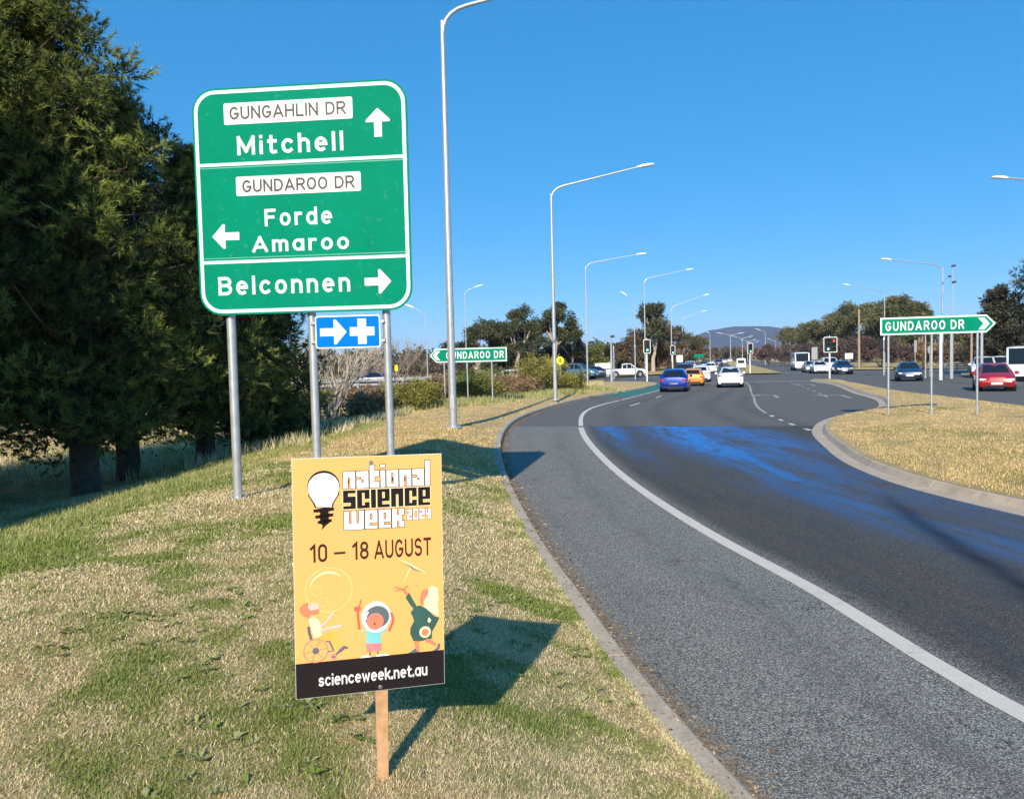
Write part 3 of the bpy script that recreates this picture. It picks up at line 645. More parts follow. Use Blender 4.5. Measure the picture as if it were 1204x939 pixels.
for px, Y, rx, h, m_, lb in (
    (575, 60.0, 1.6, 1.5, 'green_tree', 'dark green bush far behind the right post of the small arrow sign'), (625, 62.0, 1.5, 1.7, 'dry_bush', 'brown bush far behind the tall wattle shrub'), (535, 58.0, 1.7, 1.6, 'dry_bush', 'brown bush far behind the left post of the small arrow sign'), (646, 52.0, 1.3, 2.0, 'wattle', 'yellow green shrub straight behind the second lamp post'),
    (428, 31.0, .75, .95, 'dry_bush', 'rusty brown low bush at the foot of the bare silver-grey tree'),
    (488, 34.0, 1.15, 1.15, 'wattle', 'olive yellow shrub right of the big sign, before the small arrow sign'),
    (470, 38.0, 1.3, 1.1, 'dry_bush', 'brown twiggy shrub behind the olive yellow one'),
    (519, 41.0, 1.2, 1.35, 'dry_bush', 'dark brown shrub under the pointed end of the small arrow sign'),
    (552, 40.0, 1.0, 1.6, 'green_tree', 'dark green shrub under the middle of the small arrow sign'),
    (568, 41.0, .95, 1.15, 'wattle', 'yellow green shrub beside the right post of the small arrow sign'),
    (592, 43.5, 1.15, 1.15, 'dry_bush', 'reddish brown shrub between two yellow green ones'),
    (610, 45.0, 1.1, 1.0, 'dry_bush', 'brown shrub with the white car roof showing above it'),
    (634, 46.5, 1.25, 2.1, 'wattle', 'tall yellow green wattle shrub beside the second lamp post'),
    (662, 50.0, 1.2, 1.3, 'wattle', 'yellow green shrub below the yellow crossing sign'),
    (330, 30.0, 1.3, 1.3, 'dry_bush', 'brown shrub in the gap past the last conifer'),
    (348, 44.0, 1.6, 1.2, 'wattle', 'faded green shrub behind the middle post of the big sign'),
    (400, 45.0, 1.9, 1.1, 'dry_bush', 'wide brown shrub behind the bare silver-grey tree'),
    (455, 46.0, 1.8, 1.2, 'dry_bush', 'brown shrub just below the roadside barrier'),
    (495, 50.0, 1.6, 1.3, 'dry_bush', 'grey brown shrub below the end of the barrier')):
    x, y, z = on_ground(px, Y, -.1); shrub(x, y, z, rx*1.3, h*1.25, m_, lb, int(px), group='shrubs in the hollow behind the verge', n=int(26*rx+14), npc=130, size=.13)
for i, (px, Y, w_) in enumerate(((570, 42, 3.2), (600, 45, 3.), (640, 48, 3), (675, 52, 3), (540, 38, 2.5), (500, 36, 2.5))):
    x, y, z = on_ground(px, Y)
    n = 420; X = x+rng.normal(0, w_*.4, n); Y2 = y-1.2+rng.normal(0, .7, n)
    tussocks('tall_grass', X, Y2, left_h, .12, .42, .08, .5, 'yellow green rank grass round the feet of the shrubs by the arrow sign and lamp post', 12, .02)

def gum(x, y, z, H, R, label, seed, m='euc', lobes=9, base=.35, flat=.5, group='gum trees beyond the crossing', npc=260, umbrella=True, size=.36, name='gum_tree'):
    global rng
    keep = rng; rng = np.random.default_rng(seed); t_ = empty(name, (x, y, z), 0, label, 'tree', group)
    mb = MB(); C = []; S = []
    mb.tube([(0, 0, -.3), (0, 0, H*.2), (.1*R, 0, H*base)], [.035*H, .028*H, .022*H], 8)
    for i in range(lobes):
        a = rng.uniform(0, 2*np.pi); rr = R*rng.uniform(.15, .85)
        hh = H*(1-.10*rng.random()-.34*(rr/R)**2) if umbrella and i < lobes*.65 else H*(rng.uniform(base, .93)-.25*(rr/R)**2 if not umbrella else rng.uniform(base, .78))
        p = np.array([math.cos(a)*rr, math.sin(a)*rr, hh]); 
        limb(mb, (.1*R, 0, H*base*.95), p-[0, 0, .3], .013*H, .006*H, .2, 5, 5)
        for k in range(7):
            q = p+rng.normal(0, 1, 3)*np.array([R*.2, R*.2, R*.09]); C.append(q); S.append(R*rng.uniform(.19, .37))
    V, F, T = leaves(C, S, npc//4, size, .35, .3, None, flat+.2, -.1, .4)
    mb.build('trunk', 'pale_bark', t_, True); crown(V, F, T, m, t_); rng = keep; return t_
def at_x(px, Y): return AT(px, 430, Y)[0]
for i, (px, Y, py_top, Rp, m_, um, bs, lb) in enumerate((
    (560, 112, 384, 17, 'euc', True, .2, 'dark gum tree behind the small arrow sign'),
    (597, 116, 385, 24, 'euc', False, .1, 'broad dark gum filling the clump above the small arrow sign'),
    (668, 126, 400, 22, 'euc', False, .1, 'broad low gum just right of the second lamp post'),
    (757, 134, 384, 20, 'euc_red', False, .1, 'reddish gum directly left of the nearest green signal'),
    (788, 150, 386, 18, 'euc_red', False, .1, 'brown gum behind the lamp post with the shaded signal'),
    (583, 118, 376, 22, 'euc', True, .25, 'dense dark gum tree right above the small arrow sign'),
    (608, 112, 366, 22, 'euc', True, .35, 'tall gum tree with a leaning bare limb left of the second lamp post'),
    (628, 120, 378, 15, 'euc', True, .3, 'smaller gum crown between the two tallest gums'),
    (652, 114, 359, 20, 'euc', True, .45, 'umbrella crowned gum tree behind the second lamp post'),
    (672, 122, 386, 16, 'euc', True, .35, 'low umbrella gum right of the second lamp post'),
    (640, 128, 392, 24, 'euc', False, .15, 'bushy gum filling in behind the wattle shrub'),
    (696, 132, 404, 17, 'green_tree', False, .12, 'light green bushy tree between the second and third lamp posts'),
    (722, 138, 402, 15, 'euc', False, .12, 'dark bushy tree by the short camera post'),
    (746, 130, 396, 18, 'euc_red', False, .1, 'reddish gum tree on the left of the tallest clump by the signals'),
    (768, 126, 360, 21, 'euc', True, .3, 'tallest gum by the traffic signal, open crown with sky showing through'),
    (772, 132, 377, 26, 'euc_red', False, .12, 'dense reddish brown gum behind the green traffic signal'),
    (800, 170, 385, 19, 'euc', False, .12, 'rounded gum tree right of the far signal'),
    (818, 200, 396, 16, 'euc_red', False, .12, 'last gum before the blue hill'),
    (530, 120, 402, 18, 'euc', False, .12, 'low dark tree behind the point of the small arrow sign'))):
    x = at_x(px, Y); s = 900./Y
    base_py = 426-(px-602)*.0236+900*2.05/Y*1.; H = (base_py-py_top)/s
    gum(x, Y, -.0, H*1.02, Rp*1.15/s, lb, 100+i, m_, 10 if um else 12, bs, .5, umbrella=um, npc=420 if um else 640, size=.40)
# bare winter trees and purple shrubs
WHERE = ['nearest the conifers', 'over the middle post of the big sign', 'between the posts of the big sign', 'behind the hospital sign', 'at the right post of the big sign', 'just past the big sign', 'left of the arrow sign point', 'behind the arrow sign point']
for i, (px, Y, py_top) in enumerate(((348, 98, 405), (372, 100, 398), (398, 104, 404), (422, 101, 409), (446, 99, 402), (470, 102, 404), (492, 104, 408), (512, 108, 406))):
    x = at_x(px, Y); s = 900./Y; H = (426-(px-602)*.0236+900*2./Y-py_top)/s
    bare_tree(x, Y, 0, H*.95, 'bare brown winter tree beyond the barrier, '+WHERE[i], 'grey_twig', 2, .3, 3, 60+i, 'bare winter trees beyond the barrier', r=.09)
    shrub(x+rng.uniform(-2, 2), Y+3, 0, 3.6, (4.2 if i % 2 else 3.4), 'purple_bush' if i % 3 else 'euc', 'brown thicket clump beyond the barrier, '+WHERE[i], 160+i, 22, .3, 70, 'thicket', 'bush', 'thickets beyond the barrier')
for i, (px, Y, rp, py_top, lb) in enumerate((
    (905, 175, 12, 404, 'behind the far median signal'), (925, 165, 14, 402, 'left of the white truck'), (945, 150, 15, 401, 'above the white truck'),
    (968, 140, 16, 397, 'behind the middle traffic signal'), (990, 130, 17, 396, 'behind the square white sign'), (1013, 120, 19, 391, 'at the foot of the timber pole'),
    (1035, 118, 19, 393, 'at the left end of the big arrow sign'), (1060, 112, 18, 398, 'behind the dark blue car'), (1085, 112, 17, 400, 'under the middle of the big arrow sign'),
    (1112, 108, 17, 398, 'behind the footpath lamp post'), (1138, 104, 16, 402, 'under the point of the big arrow sign'))):
    x = at_x(px, Y); s = 900./Y; H = (426-(px-602)*.0236+900*1.9/Y-py_top)/s
    shrub(x, Y, .1, rp/s, H, 'purple_bush' if i not in (8, 9) else 'dry_bush', 'leafless purple brown shrub '+lb, 200+i, 34, .32, 110, 'winter_shrub', 'shrub', 'leafless purple brown shrubs beyond the right verge')
for i, (px, Y, py_top, Rp, lb) in enumerate((
    (930, 260, 389, 12, 'lowest conifer at the hill end of the ridge'), (948, 240, 384, 14, 'second conifer from the hill end of the ridge'), (966, 225, 378, 15, 'conifer above the middle traffic signal'),
    (984, 210, 371, 16, 'conifer with a thin lamp post before it'), (1003, 200, 362, 16, 'conifer left of the timber pole'), (1021, 190, 360, 16, 'conifer right of the timber pole'),
    (1042, 180, 364, 16, 'conifer above the left end of the big arrow sign'), (1060, 170, 353, 15, 'highest conifer on the ridge above the big arrow sign'), (1076, 165, 358, 12, 'conifer dropping to the gap right of the highest one'),
    (1100, 190, 384, 13, 'low conifer behind the middle of the big arrow sign'), (1128, 170, 384, 12, 'low conifer just over the big arrow sign near its point'), (1150, 150, 377, 13, 'conifer behind the point of the big arrow sign'))):
    x = at_x(px, Y); s = 900./Y; H = (426-(px-602)*.0236+900*1.9/Y-py_top)/s
    gum(x, Y, .0, H*1.03, Rp*1.35/s, lb, 300+i, 'ridge_conifer', 16, .12, .8, 'conifers on the ridge beyond the right verge', npc=520, umbrella=True, size=.55, name='conifer')
conifer(*[46.6, 66., .3], 11.0, 4.4, .5, 401, 'tall dark conifer at the edge of the photo right of the big arrow sign', group='conifers by the right edge', n=420, npc=80, size=.3, mtl='dark_edge')
conifer(*[44.6, 70., .3], 7.4, 3.0, .5, 402, 'shorter dark conifer between the big arrow sign point and the tallest edge tree', group='conifers by the right edge', n=260, npc=70, size=.3, mtl='dark_edge')
conifer(*[50.5, 62., .3], 10.4, 3.2, .5, 403, 'dark conifer outside the photo behind the white van', group='conifers by the right edge', n=160, npc=40, size=.4)
bare_tree(42.6, 60, .2, 6.2, 'bare pale branched tree in front of the dark conifers at the right edge', 'pale_bark', 6, 1.0, 5, 77, r=.08)
bare_tree(44.5, 58, .2, 7.0, 'bare pale tree behind the white van at the right edge', 'pale_bark', 5, 1.0, 5, 78, r=.08)
# distant woods that read as one mass
def woods(name, px0, px1, Y0, Y1, n, h0, h1, label, m='euc'):
    C = []; S = []
    for i in range(n):
        Y = rng.uniform(Y0, Y1); x = at_x(rng.uniform(px0, px1), Y); H = rng.uniform(h0, h1)
        for k in range(5): C.append((x+rng.normal(0, H*.3), Y+rng.normal(0, H*.3), H*rng.uniform(.3, .85))); S.append(H*rng.uniform(.2, .36))
    V, F, T = leaves(C, S, 55, .004*Y0, .5, .3, None, .9, .2, .4)
    return tag(np_mesh(name, V, F, m, None, dict(tint=T)), label, 'woods', None, 'stuff')
woods('distant_woods', 820, 1010, 420, 700, 120, 5, 9, 'far off bushland strung along the road under the blue hill', 'euc_red')
woods('far_left_woods', 250, 760, 190, 320, 150, 5, 8.5, 'band of far trees behind the gums and the barrier')
woods('far_right_woods', 1000, 1400, 200, 330, 120, 7, 12, 'band of far trees behind the ridge conifers and the verge')

# stroke lettering in the style of road signs: every glyph is a few ribbons (cap height 1)
def _A(cx_, cz, rx, rz, a0, a1, n=None):
    n = n or max(4, int(abs(a1-a0)/20)); return [(cx_+rx*math.cos(R_(a0+(a1-a0)*k/n)), cz+rz*math.sin(R_(a0+(a1-a0)*k/n))) for k in range(n+1)]
XH = .72
_bowl = lambda: _A(.25, .36, .25, .36, 0, 360)
GLY = {
 'G': (.66, [_A(.33, .5, .33, .5, 48, 325)[:-1]+[(.66, .30), (.66, .45), (.38, .45)]]), 'U': (.62, [[(0, 1)]+_A(.31, .32, .31, .32, 180, 360)+[(.62, 1)]]),
 'N': (.64, [[(0, 0), (0, 1)], [(0, 1), (.64, 0)], [(.64, 0), (.64, 1)]]), 'D': (.64, [[(0, 0), (0, 1), (.28, 1)]+_A(.28, .5, .36, .5, 80, -80)+[(.28, 0), (0, 0)]]),
 'A': (.74, [[(0, 0), (.37, 1)], [(.37, 1), (.74, 0)], [(.12, .27), (.62, .27)]]), 'R': (.62, [[(0, 0), (0, 1), (.34, 1)]+_A(.34, .735, .27, .265, 80, -80)+[(.34, .47), (0, .47)], [(.33, .47), (.62, 0)]]),
 'O': (.68, [_A(.34, .5, .34, .5, 0, 360)]), 'H': (.64, [[(0, 0), (0, 1)], [(.64, 0), (.64, 1)], [(0, .52), (.64, .52)]]), 'L': (.50, [[(0, 1), (0, 0), (.50, 0)]]),
 'I': (.0, [[(0, 0), (0, 1)]]), 'M': (.78, [[(0, 0), (0, 1)], [(0, 1), (.39, .15)], [(.39, .15), (.78, 1)], [(.78, 1), (.78, 0)]]), 'F': (.52, [[(0, 0), (0, 1), (.52, 1)], [(0, .53), (.44, .53)]]),
 'B': (.60, [[(0, 0), (0, 1), (.34, 1)]+_A(.34, .765, .24, .235, 80, -80)+[(.34, .53), (0, .53)], [(.34, .53)]+_A(.34, .265, .27, .265, 80, -80)+[(.34, 0), (0, 0)]]),
 'S': (.58, [_A(.29, .745, .27, .255, 35, 240)+_A(.29, .265, .29, .265, 65, -150)]), 'T': (.60, [[(0, 1), (.60, 1)], [(.30, 1), (.30, 0)]]),
 '1': (.24, [[(0, .80), (.24, 1), (.24, 0)]]), '0': (.50, [_A(.25, .75, .25, .25, 0, 180)+_A(.25, .25, .25, .25, 180, 360)+[(.5, .75)]]),
 '8': (.52, [_A(.26, .76, .23, .24, 0, 360), _A(.26, .26, .26, .26, 0, 360)]),
 'i': (.0, [[(0, 0), (0, XH-.06)], [(0, 1.0), (0, 1.01)]]), 'l': (.0, [[(0, 0), (0, 1.02)]]), 't': (.34, [[(.12, .98), (.12, .14)]+_A(.24, .13, .12, .13, 190, 275)+[(.34, .02)], [(0, .70), (.34, .70)]]),
 'c': (.46, [_A(.25, .36, .25, .36, 48, 312)]), 'h': (.46, [[(0, 0), (0, 1.02)], [(0, .42)]+_A(.23, .46, .23, .26, 165, 0)+[(.46, 0)]]), 'n': (.46, [[(0, 0), (0, XH)], [(0, .42)]+_A(.23, .46, .23, .26, 165, 0)+[(.46, 0)]]),
 'm': (.76, [[(0, 0), (0, XH)], [(0, .45)]+_A(.19, .50, .19, .22, 165, 0)+[(.38, 0)], [(.38, .45)]+_A(.57, .50, .19, .22, 165, 0)+[(.76, 0)]]),
 'e': (.50, [[(.03, .38), (.50, .38)]+_A(.25, .36, .25, .36, 12, 300)]), 'o': (.50, [_bowl()]), 'r': (.30, [[(0, 0), (0, XH)], [(0, .42)]+_A(.22, .46, .22, .26, 165, 70)]),
 'd': (.50, [_A(.25, .36, .25, .36, 0, 360), [(.50, 0), (.50, 1.02)]]), 'b': (.50, [_A(.25, .36, .25, .36, 0, 360), [(0, 0), (0, 1.02)]]), 'a': (.50, [_A(.25, .36, .25, .36, 0, 360), [(.50, 0), (.50, XH)]]),
 's': (.42, [_A(.21, .535, .19, .185, 35, 250)+_A(.21, .185, .21, .185, 70, -150)]), 'w': (.70, [[(0, XH), (.17, 0), (.35, .62), (.53, 0), (.70, XH)]]), 'k': (.44, [[(0, 0), (0, 1.02)], [(.44, XH), (.02, .28)], [(.16, .42), (.46, 0)]]),
 'u': (.46, [[(0, XH)]+_A(.23, .25, .23, .25, 180, 360), [(.46, 0), (.46, XH)]]), '.': (.0, [[(0, -.03), (0, .10)]]), 'x': (.4, [[(0, 0), (.4, XH)], [(0, XH), (.4, 0)]]),
}
def stroke_text(s, x0, x1, z0, z1, y, wd, gap=.34, mb=None, sp=.5, cap=1.):
    """road-sign lettering: baseline z0, cap top z1, stroke width wd (share of cap height)"""
    mb = mb or MB(); h = wd/2
    adv = []; x = h
    for c in s:
        if c == ' ': x += sp; adv.append(None); continue
        adv.append(x); x += GLY[c][0]+gap
    tot = x-gap+h; kx = (x1-x0)/tot; kz = (z1-z0)/cap; lay = 0
    for c, a in zip(s, adv):
        if a is None: continue
        for path in GLY[c][1]:
            closed = math.hypot(path[0][0]-path[-1][0], path[0][1]-path[-1][1]) < 1e-6 and len(path) > 4
            P = [(a+p[0], h+p[1]*(1-2*h)) for p in path]; n = len(P)-(1 if closed else 0); vs = []
            for i in range(n):
                p = np.array(P[i]); pa = np.array(P[(i-1) % n] if (closed or i > 0) else P[i]); pb = np.array(P[(i+1) % n] if (closed or i < n-1) else P[i])
                d1 = p-pa; d2 = pb-p; l1, l2 = np.linalg.norm(d1), np.linalg.norm(d2)
                d1 = d1/l1 if l1 > 1e-9 else d2/l2; d2 = d2/l2 if l2 > 1e-9 else d1
                t_ = d1+d2; t_ /= np.linalg.norm(t_)+1e-9; nn = np.array([-t_[1], t_[0]]); k = min(1/max(.35, nn @ np.array([-d1[1], d1[0]])), 2.2)
                if not closed and i == 0: p = p-d2*h
                if not closed and i == n-1: p = p+d1*h
                for sg in (1, -1):
                    q = p+nn*h*k*sg; vs.append((x0+q[0]*kx, y-.00002*lay, z0+q[1]*kz))
            m_ = n if closed else n-1
            mb.add(vs, [(2*i, 2*i+1, 2*((i+1) % n)+1, 2*((i+1) % n)) for i in range(m_)]); lay = (lay+1) % 12
    return mb

# ------------------------------------------------------------------ the big green direction sign
def rrect(x0, x1, z0, z1, r, n=7):
    P = []
    for cx_, cz, a0 in ((x1-r, z1-r, 0), (x0+r, z1-r, 90), (x0+r, z0+r, 180), (x1-r, z0+r, 270)):
        for k in range(n+1): a = R_(a0+90*k/n); P.append((cx_+r*math.cos(a), cz+r*math.sin(a)))
    return P
def ring(mb, outer, inner, y):
    n = len(outer); mb.add([(p[0], y, p[1]) for p in outer]+[(p[0], y, p[1]) for p in inner], [(i, (i+1) % n, n+(i+1) % n, n+i) for i in range(n)][::1])
def face(mb, P, y): mb.add([(p[0], y, p[1]) for p in P], [tuple(range(len(P)))])
def sign_post(parent, x, z0, z1, y, r, flange=True):
    o = MB().tube([(x, y, z0), (x, y, z1)], r, 14).build('post', 'galv', parent, True)
    if flange:
        q = MB(); q.tube([(x, y, z0+.02), (x, y, z0+.045)], r*1.9, 14)
        for k in range(4): a = R_(45+90*k); q.tube([(x+r*1.5*math.cos(a), y+r*1.5*math.sin(a), z0+.04), (x+r*1.5*math.cos(a), y+r*1.5*math.sin(a), z0+.09)], r*.2, 6)
        q.build('base_flange', 'galv', o)
    return o
def arrow_pts(cx_, cz, w_, h_, ang):    # pointing up, then turned
    P = [(-.16, -.5), (.16, -.5), (.16, .02), (.5, .02), (.5, .1), (0, .5), (-.5, .1), (-.5, .02), (-.16, .02)]
    c, s = math.cos(ang), math.sin(ang)
    return [(cx_+(x*w_*c-y*h_*s), cz+(x*w_*s+y*h_*c)) for x, y in P]
BS = empty('direction_sign', (-3.617, 9.0, 2.78), -.087, 'big green direction sign on three posts listing Mitchell, Forde, Amaroo and Belconnen', 'road sign')
SW, SH = 2.52, 2.592
f_ = MB(); f_.prism(rrect(0, SW, 0, SH, .26), 0, .012); f_.build('face_panel', 'sign_green', BS)
b_ = MB(); ring(b_, rrect(.022, SW-.022, .022, SH-.022, .24), rrect(.062, SW-.062, .062, SH-.062, .205), -.0012); b_.build('border', 'sign_line', BS)
for z in (1.727, .61):
    MB().box(.062, SW-.062, -.002, -.0005, z-.018, z+.018).build('divider', 'sign_line', BS)
for z in (.655, 1.69):
    MB().box(.01, SW-.01, -.0012, -.0003, z-.004, z+.004).build('panel_joint', mat('joint_green', (.12, .45, .33), .5), BS)
for (x0, x1, z0, z1, s, tx) in ((.379, 1.893, 2.175, 2.418, 'GUNGAHLIN DR', (.447, 1.815, 2.228, 2.376)), (.491, 1.962, 1.361, 1.58, 'GUNDAROO DR', (.565, 1.888, 1.397, 1.54))):
    pl = MB(); pl.prism(rrect(x0, x1, z0, z1, .02, 3), -.004, -.0005); o = pl.build('name_plate', 'white_plate', BS)
    stroke_text(s, tx[0], tx[1], tx[2], tx[3], -.0055, .165, .30).build('lettering', 'sign_black', o)
for s, x0, x1, z0, z1 in (('Mitchell', .522, 1.772, 1.825, 2.04), ('Forde', .816, 1.613, 1.004, 1.20), ('Amaroo', .654, 1.80, .711, .893), ('Belconnen', .228, 1.797, .228, .44)):
    stroke_text(s, x0, x1, z0, z1, -.002, .17, .42).build('lettering', 'sign_white', BS)
for cx_, cz, w_, h_, a in ((2.18, 2.117, .275, .32, 0), (.342, .906, .28, .325, math.pi/2), (2.124, .33, .275, .31, -math.pi/2)):
    q = MB(); P = arrow_pts(cx_, cz, w_, h_, a); face(q, P, -.003); q.build('arrow', 'sign_white', BS)
for z in (.25, 1.25, 2.3): MB().box(.1, SW-.1, .012, .05, z-.03, z+.03).build('rail', 'galv_dull', BS)
for x, r in ((.312, .052), (1.295, .048), (2.183, .046)): sign_post(BS, x, -2.2-.09*(x > 1), 2.45, .108, r)
HS = empty('hospital_sign', (-3.617, 9.0, 2.78), -.087, 'small blue hospital sign with white arrow and cross under the green sign', 'road sign')
hx0, hx1, hz0, hz1 = 1.356, 2.125, -.419, -.043
MB().prism(rrect(hx0, hx1, hz0, hz1, .03, 4), .03, .036).build('face_panel', 'sign_white', HS)
MB().prism(rrect(hx0+.014, hx1-.014, hz0+.014, hz1-.014, .022, 4), .0285, .0305).build('blue_field', 'sign_blue', HS)
q = MB(); zc = (hz0+hz1)/2; face(q, arrow_pts(hx0+.215, zc, .285, .315, -math.pi/2), .0275); q.build('arrow', 'sign_white', HS)
cxh = hx0+.555; q = MB(); a_, b_ = .05, .145
face(q, [(cxh-a_, zc-b_), (cxh+a_, zc-b_), (cxh+a_, zc-a_), (cxh+b_, zc-a_), (cxh+b_, zc+a_), (cxh+a_, zc+a_), (cxh+a_, zc+b_), (cxh-a_, zc+b_), (cxh-a_, zc+a_), (cxh-b_, zc+a_), (cxh-b_, zc-a_), (cxh-a_, zc-a_)], .0275)
q.build('cross', 'sign_white', HS)
for z in (-.12, -.34): MB().box(hx0-.06, hx1+.05, .036, .058, z-.015, z+.015).build('clamp_bar', 'galv_dull', HS)

def finger(name, loc, yaw, w_, h_, tip, left, posts, z0, lab, txt, tx, th, bold=.03):
    t_ = empty(name, loc, yaw, lab, 'road sign')
    def outline(i):
        if left: return [(w_-i, i), (w_-i, h_-i), (-.0+i*.3, h_-i), (-tip+i*1.3, h_/2), (i*.3, i)]
        return [(i, i), (w_-i*.3, i), (w_+tip-i*1.3, h_/2), (w_-i*.3, h_-i), (i, h_-i)]
    MB().prism(outline(0), 0, .01).build('face_panel', 'sign_line', t_)
    MB().prism(outline(.05 if h_ < .6 else .055), -.0015, -.0003).build('green_field', 'sign_green', t_)
    q = MB(); k = h_*.33; c = h_/2
    for off in ((.0,) if left else (0,)):
        bx = (-tip+.16) if left else (w_+tip-.17); s = 1 if left else -1
        face(q, [(bx, c), (bx+s*k*.8, c+k), (bx+s*(k*.8+.17), c+k), (bx+s*.17, c), (bx+s*(k*.8+.17), c-k), (bx+s*k*.8, c-k)][::(1 if not left else -1)], -.003)
    q.build('chevron', 'sign_white', t_)
    stroke_text(txt, tx[0], tx[1], c-th/2, c+th/2, -.003, .17, .46, sp=.5).build('lettering', 'sign_white', t_)
    for x in posts: sign_post(t_, x, z0, h_*.85, .06, .032, False)
    return t_
finger('arrow_sign', (11.564, 24.0, 2.72), -.236, 2.975, .542, .255, False, (.245, 1.475, 2.746), -2.62, 'long green arrow sign on the traffic island pointing right', 'GUNDAROO DR', (.15, 2.36), .285)
finger('arrow_sign', (-3.50, 36.0, 2.214), -.035, 3.31, .656, .32, True, (.35, 1.43, 2.59), -2.2, 'smaller green arrow sign among the shrubs pointing left, partly hidden by the lamp post', 'GUNDAROO DR', (.46, 3.16), .34, .035)

# ------------------------------------------------------------------ the yellow placard
PB = empty('placard', (-.521, 2.70, 1.408), 0, 'yellow and black science week placard nailed to a wooden stake in the grass', 'placard')
PB.rotation_mode = 'XYZ'
Rm = Matrix.Rotation(.249, 4, 'Z') @ Matrix.Rotation(-.023, 4, 'X') @ Matrix.Rotation(.017, 4, 'Y'); PB.rotation_euler = Rm.to_euler()
PW, PH = .525, .843
MB().box(-PW/2, PW/2, 0, .006, -PH/2, PH/2).build('board', 'board_edge', PB)
MB().box(-PW/2+.001, PW/2-.001, -.0006, 0, -.297, PH/2-.001).build('yellow_print', 'board_yellow', PB)
MB().box(-PW/2+.001, PW/2-.001, -.0006, 0, -PH/2+.001, -.2972).build('black_band', 'print_dark', PB)
q = MB(); zt = -.43; q.add([(-.022+.033, .007, .40), (.022+.033, .007, .40), (.022+.033, .028, .40), (-.022+.033, .028, .40),
   (-.022+.034, .007, -.42), (.022+.034, .007, -.42), (.022+.034, .028, -.42), (-.022+.034, .028, -.42),
   (-.020+.035, .008, -.80), (.019+.035, .008, -.80), (.019+.035, .028, -.80), (-.020+.035, .028, -.80)],
   [(3, 2, 1, 0)]+[(a+i, a+(i+1) % 4, a+4+(i+1) % 4, a+4+i)[::-1] for a in (0, 4) for i in range(4)]+[(8, 9, 10, 11)])
q.build('stake', 'stake_wood', PB)
for (x, z) in ((.009, .400), (.029, -.408)):
    MB().tube([(x, -.003, z), (x, -.0008, z)], .0075, 14).build('washer', 'steel', PB); MB().tube([(x, -.006, z), (x, -.003, z)], .0042, 8).build('screw', 'steel', PB)
def prints(name, m, polys, y):
    q = MB()
    for P in polys: face(q, P, y)
    return q.build(name, m, PB)
def ell(cx_, cz, rx, rz=None, n=28, a0=0, a1=360):
    rz = rz or rx; return [(cx_+rx*math.cos(R_(a0+(a1-a0)*k/n)), cz+rz*math.sin(R_(a0+(a1-a0)*k/n))) for k in range(n if a1-a0 == 360 else n+1)]
def stroke(path, wd):
    L = []; Rr = []
    for i, p in enumerate(path):
        a = path[max(i-1, 0)]; b2 = path[min(i+1, len(path)-1)]; dx, dz = b2[0]-a[0], b2[1]-a[1]; q = math.hypot(dx, dz)+1e-9
        ww = wd[i] if isinstance(wd, (list, tuple)) else wd
        L.append((p[0]-dz/q*ww/2, p[1]+dx/q*ww/2)); Rr.append((p[0]+dz/q*ww/2, p[1]-dx/q*ww/2))
    return [(L[i], L[i+1], Rr[i+1], Rr[i])[::-1] for i in range(len(path)-1)]
# light bulb emblem
bx, bz = -.156, .318
bulb = [(bx+.026*-1, .250), (bx-.030, .262), (bx-.047, .288)]+[(bx+.0535*math.cos(R_(a)), bz+.050*math.sin(R_(a))) for a in range(205, -26, -11)]+[(bx+.047, .288), (bx+.030, .262), (bx+.026, .247)]
dark = [(bx-.031, .247), (bx-.036, .262), (bx-.053, .29)]+[(bx+.0555*math.cos(R_(a)), bz+.004+.0545*math.sin(R_(a))) for a in range(205, -26, -11)]+[(bx+.053, .29), (bx+.035, .262), (bx+.031, .246)]
prints('bulb_shadow', 'print_dark', [dark], -.0012); prints('bulb', 'print_white', [bulb], -.0018)
scr = []
for k, (a, b2) in enumerate((((-.192, .236), (-.121, .240)), ((-.186, .214), (-.124, .220)), ((-.178, .195), (-.130, .200)))):
    scr += stroke([a, ((a[0]+b2[0])/2, (a[1]+b2[1])/2), b2], [.010, .017, .010])
scr += [[(-.17, .24), (-.17, .19), (-.162, .185), (-.165, .168), (-.148, .185), (-.14, .19), (-.14, .24)]]
prints('bulb_cap', 'print_dark', scr, -.0012)
GL = {'n': ['#####', '#####', '##.##', '##.##', '##.##', '##.##'], 'a': ['#####', '#####', '..###', '##.##', '#####', '#####'], 'o': ['#####', '##.##', '##.##', '##.##', '##.##', '#####'],
 't': ['##..', '##..', '####', '####', '##..', '##..', '####', '####'], 'i': ['##', '..', '##', '##', '##', '##', '##', '##'], 'l': ['##', '##', '##', '##', '##', '##', '##', '##', '##'],
 's': ['#####', '##...', '#####', '#####', '...##', '#####'], 'c': ['#####', '##.##', '##.##', '##...', '##.##', '#####'], 'I': ['##', '##', '##', '##', '##', '##'],
 'e': ['#####', '##.##', '##.##', '#####', '##...', '#####'], 'w': ['##.##.##', '##.##.##', '##.##.##', '##.##.##', '########', '##.##.##'][:5]+['########'], 'k': ['##.##', '##.##', '####.', '####.', '##.##', '##.##'],
 '2': ['####', '..##', '####', '##..', '####'], '0': ['####', '#..#', '#..#', '#..#', '####'], '4': ['#.##', '#.##', '####', '..##', '..##']}
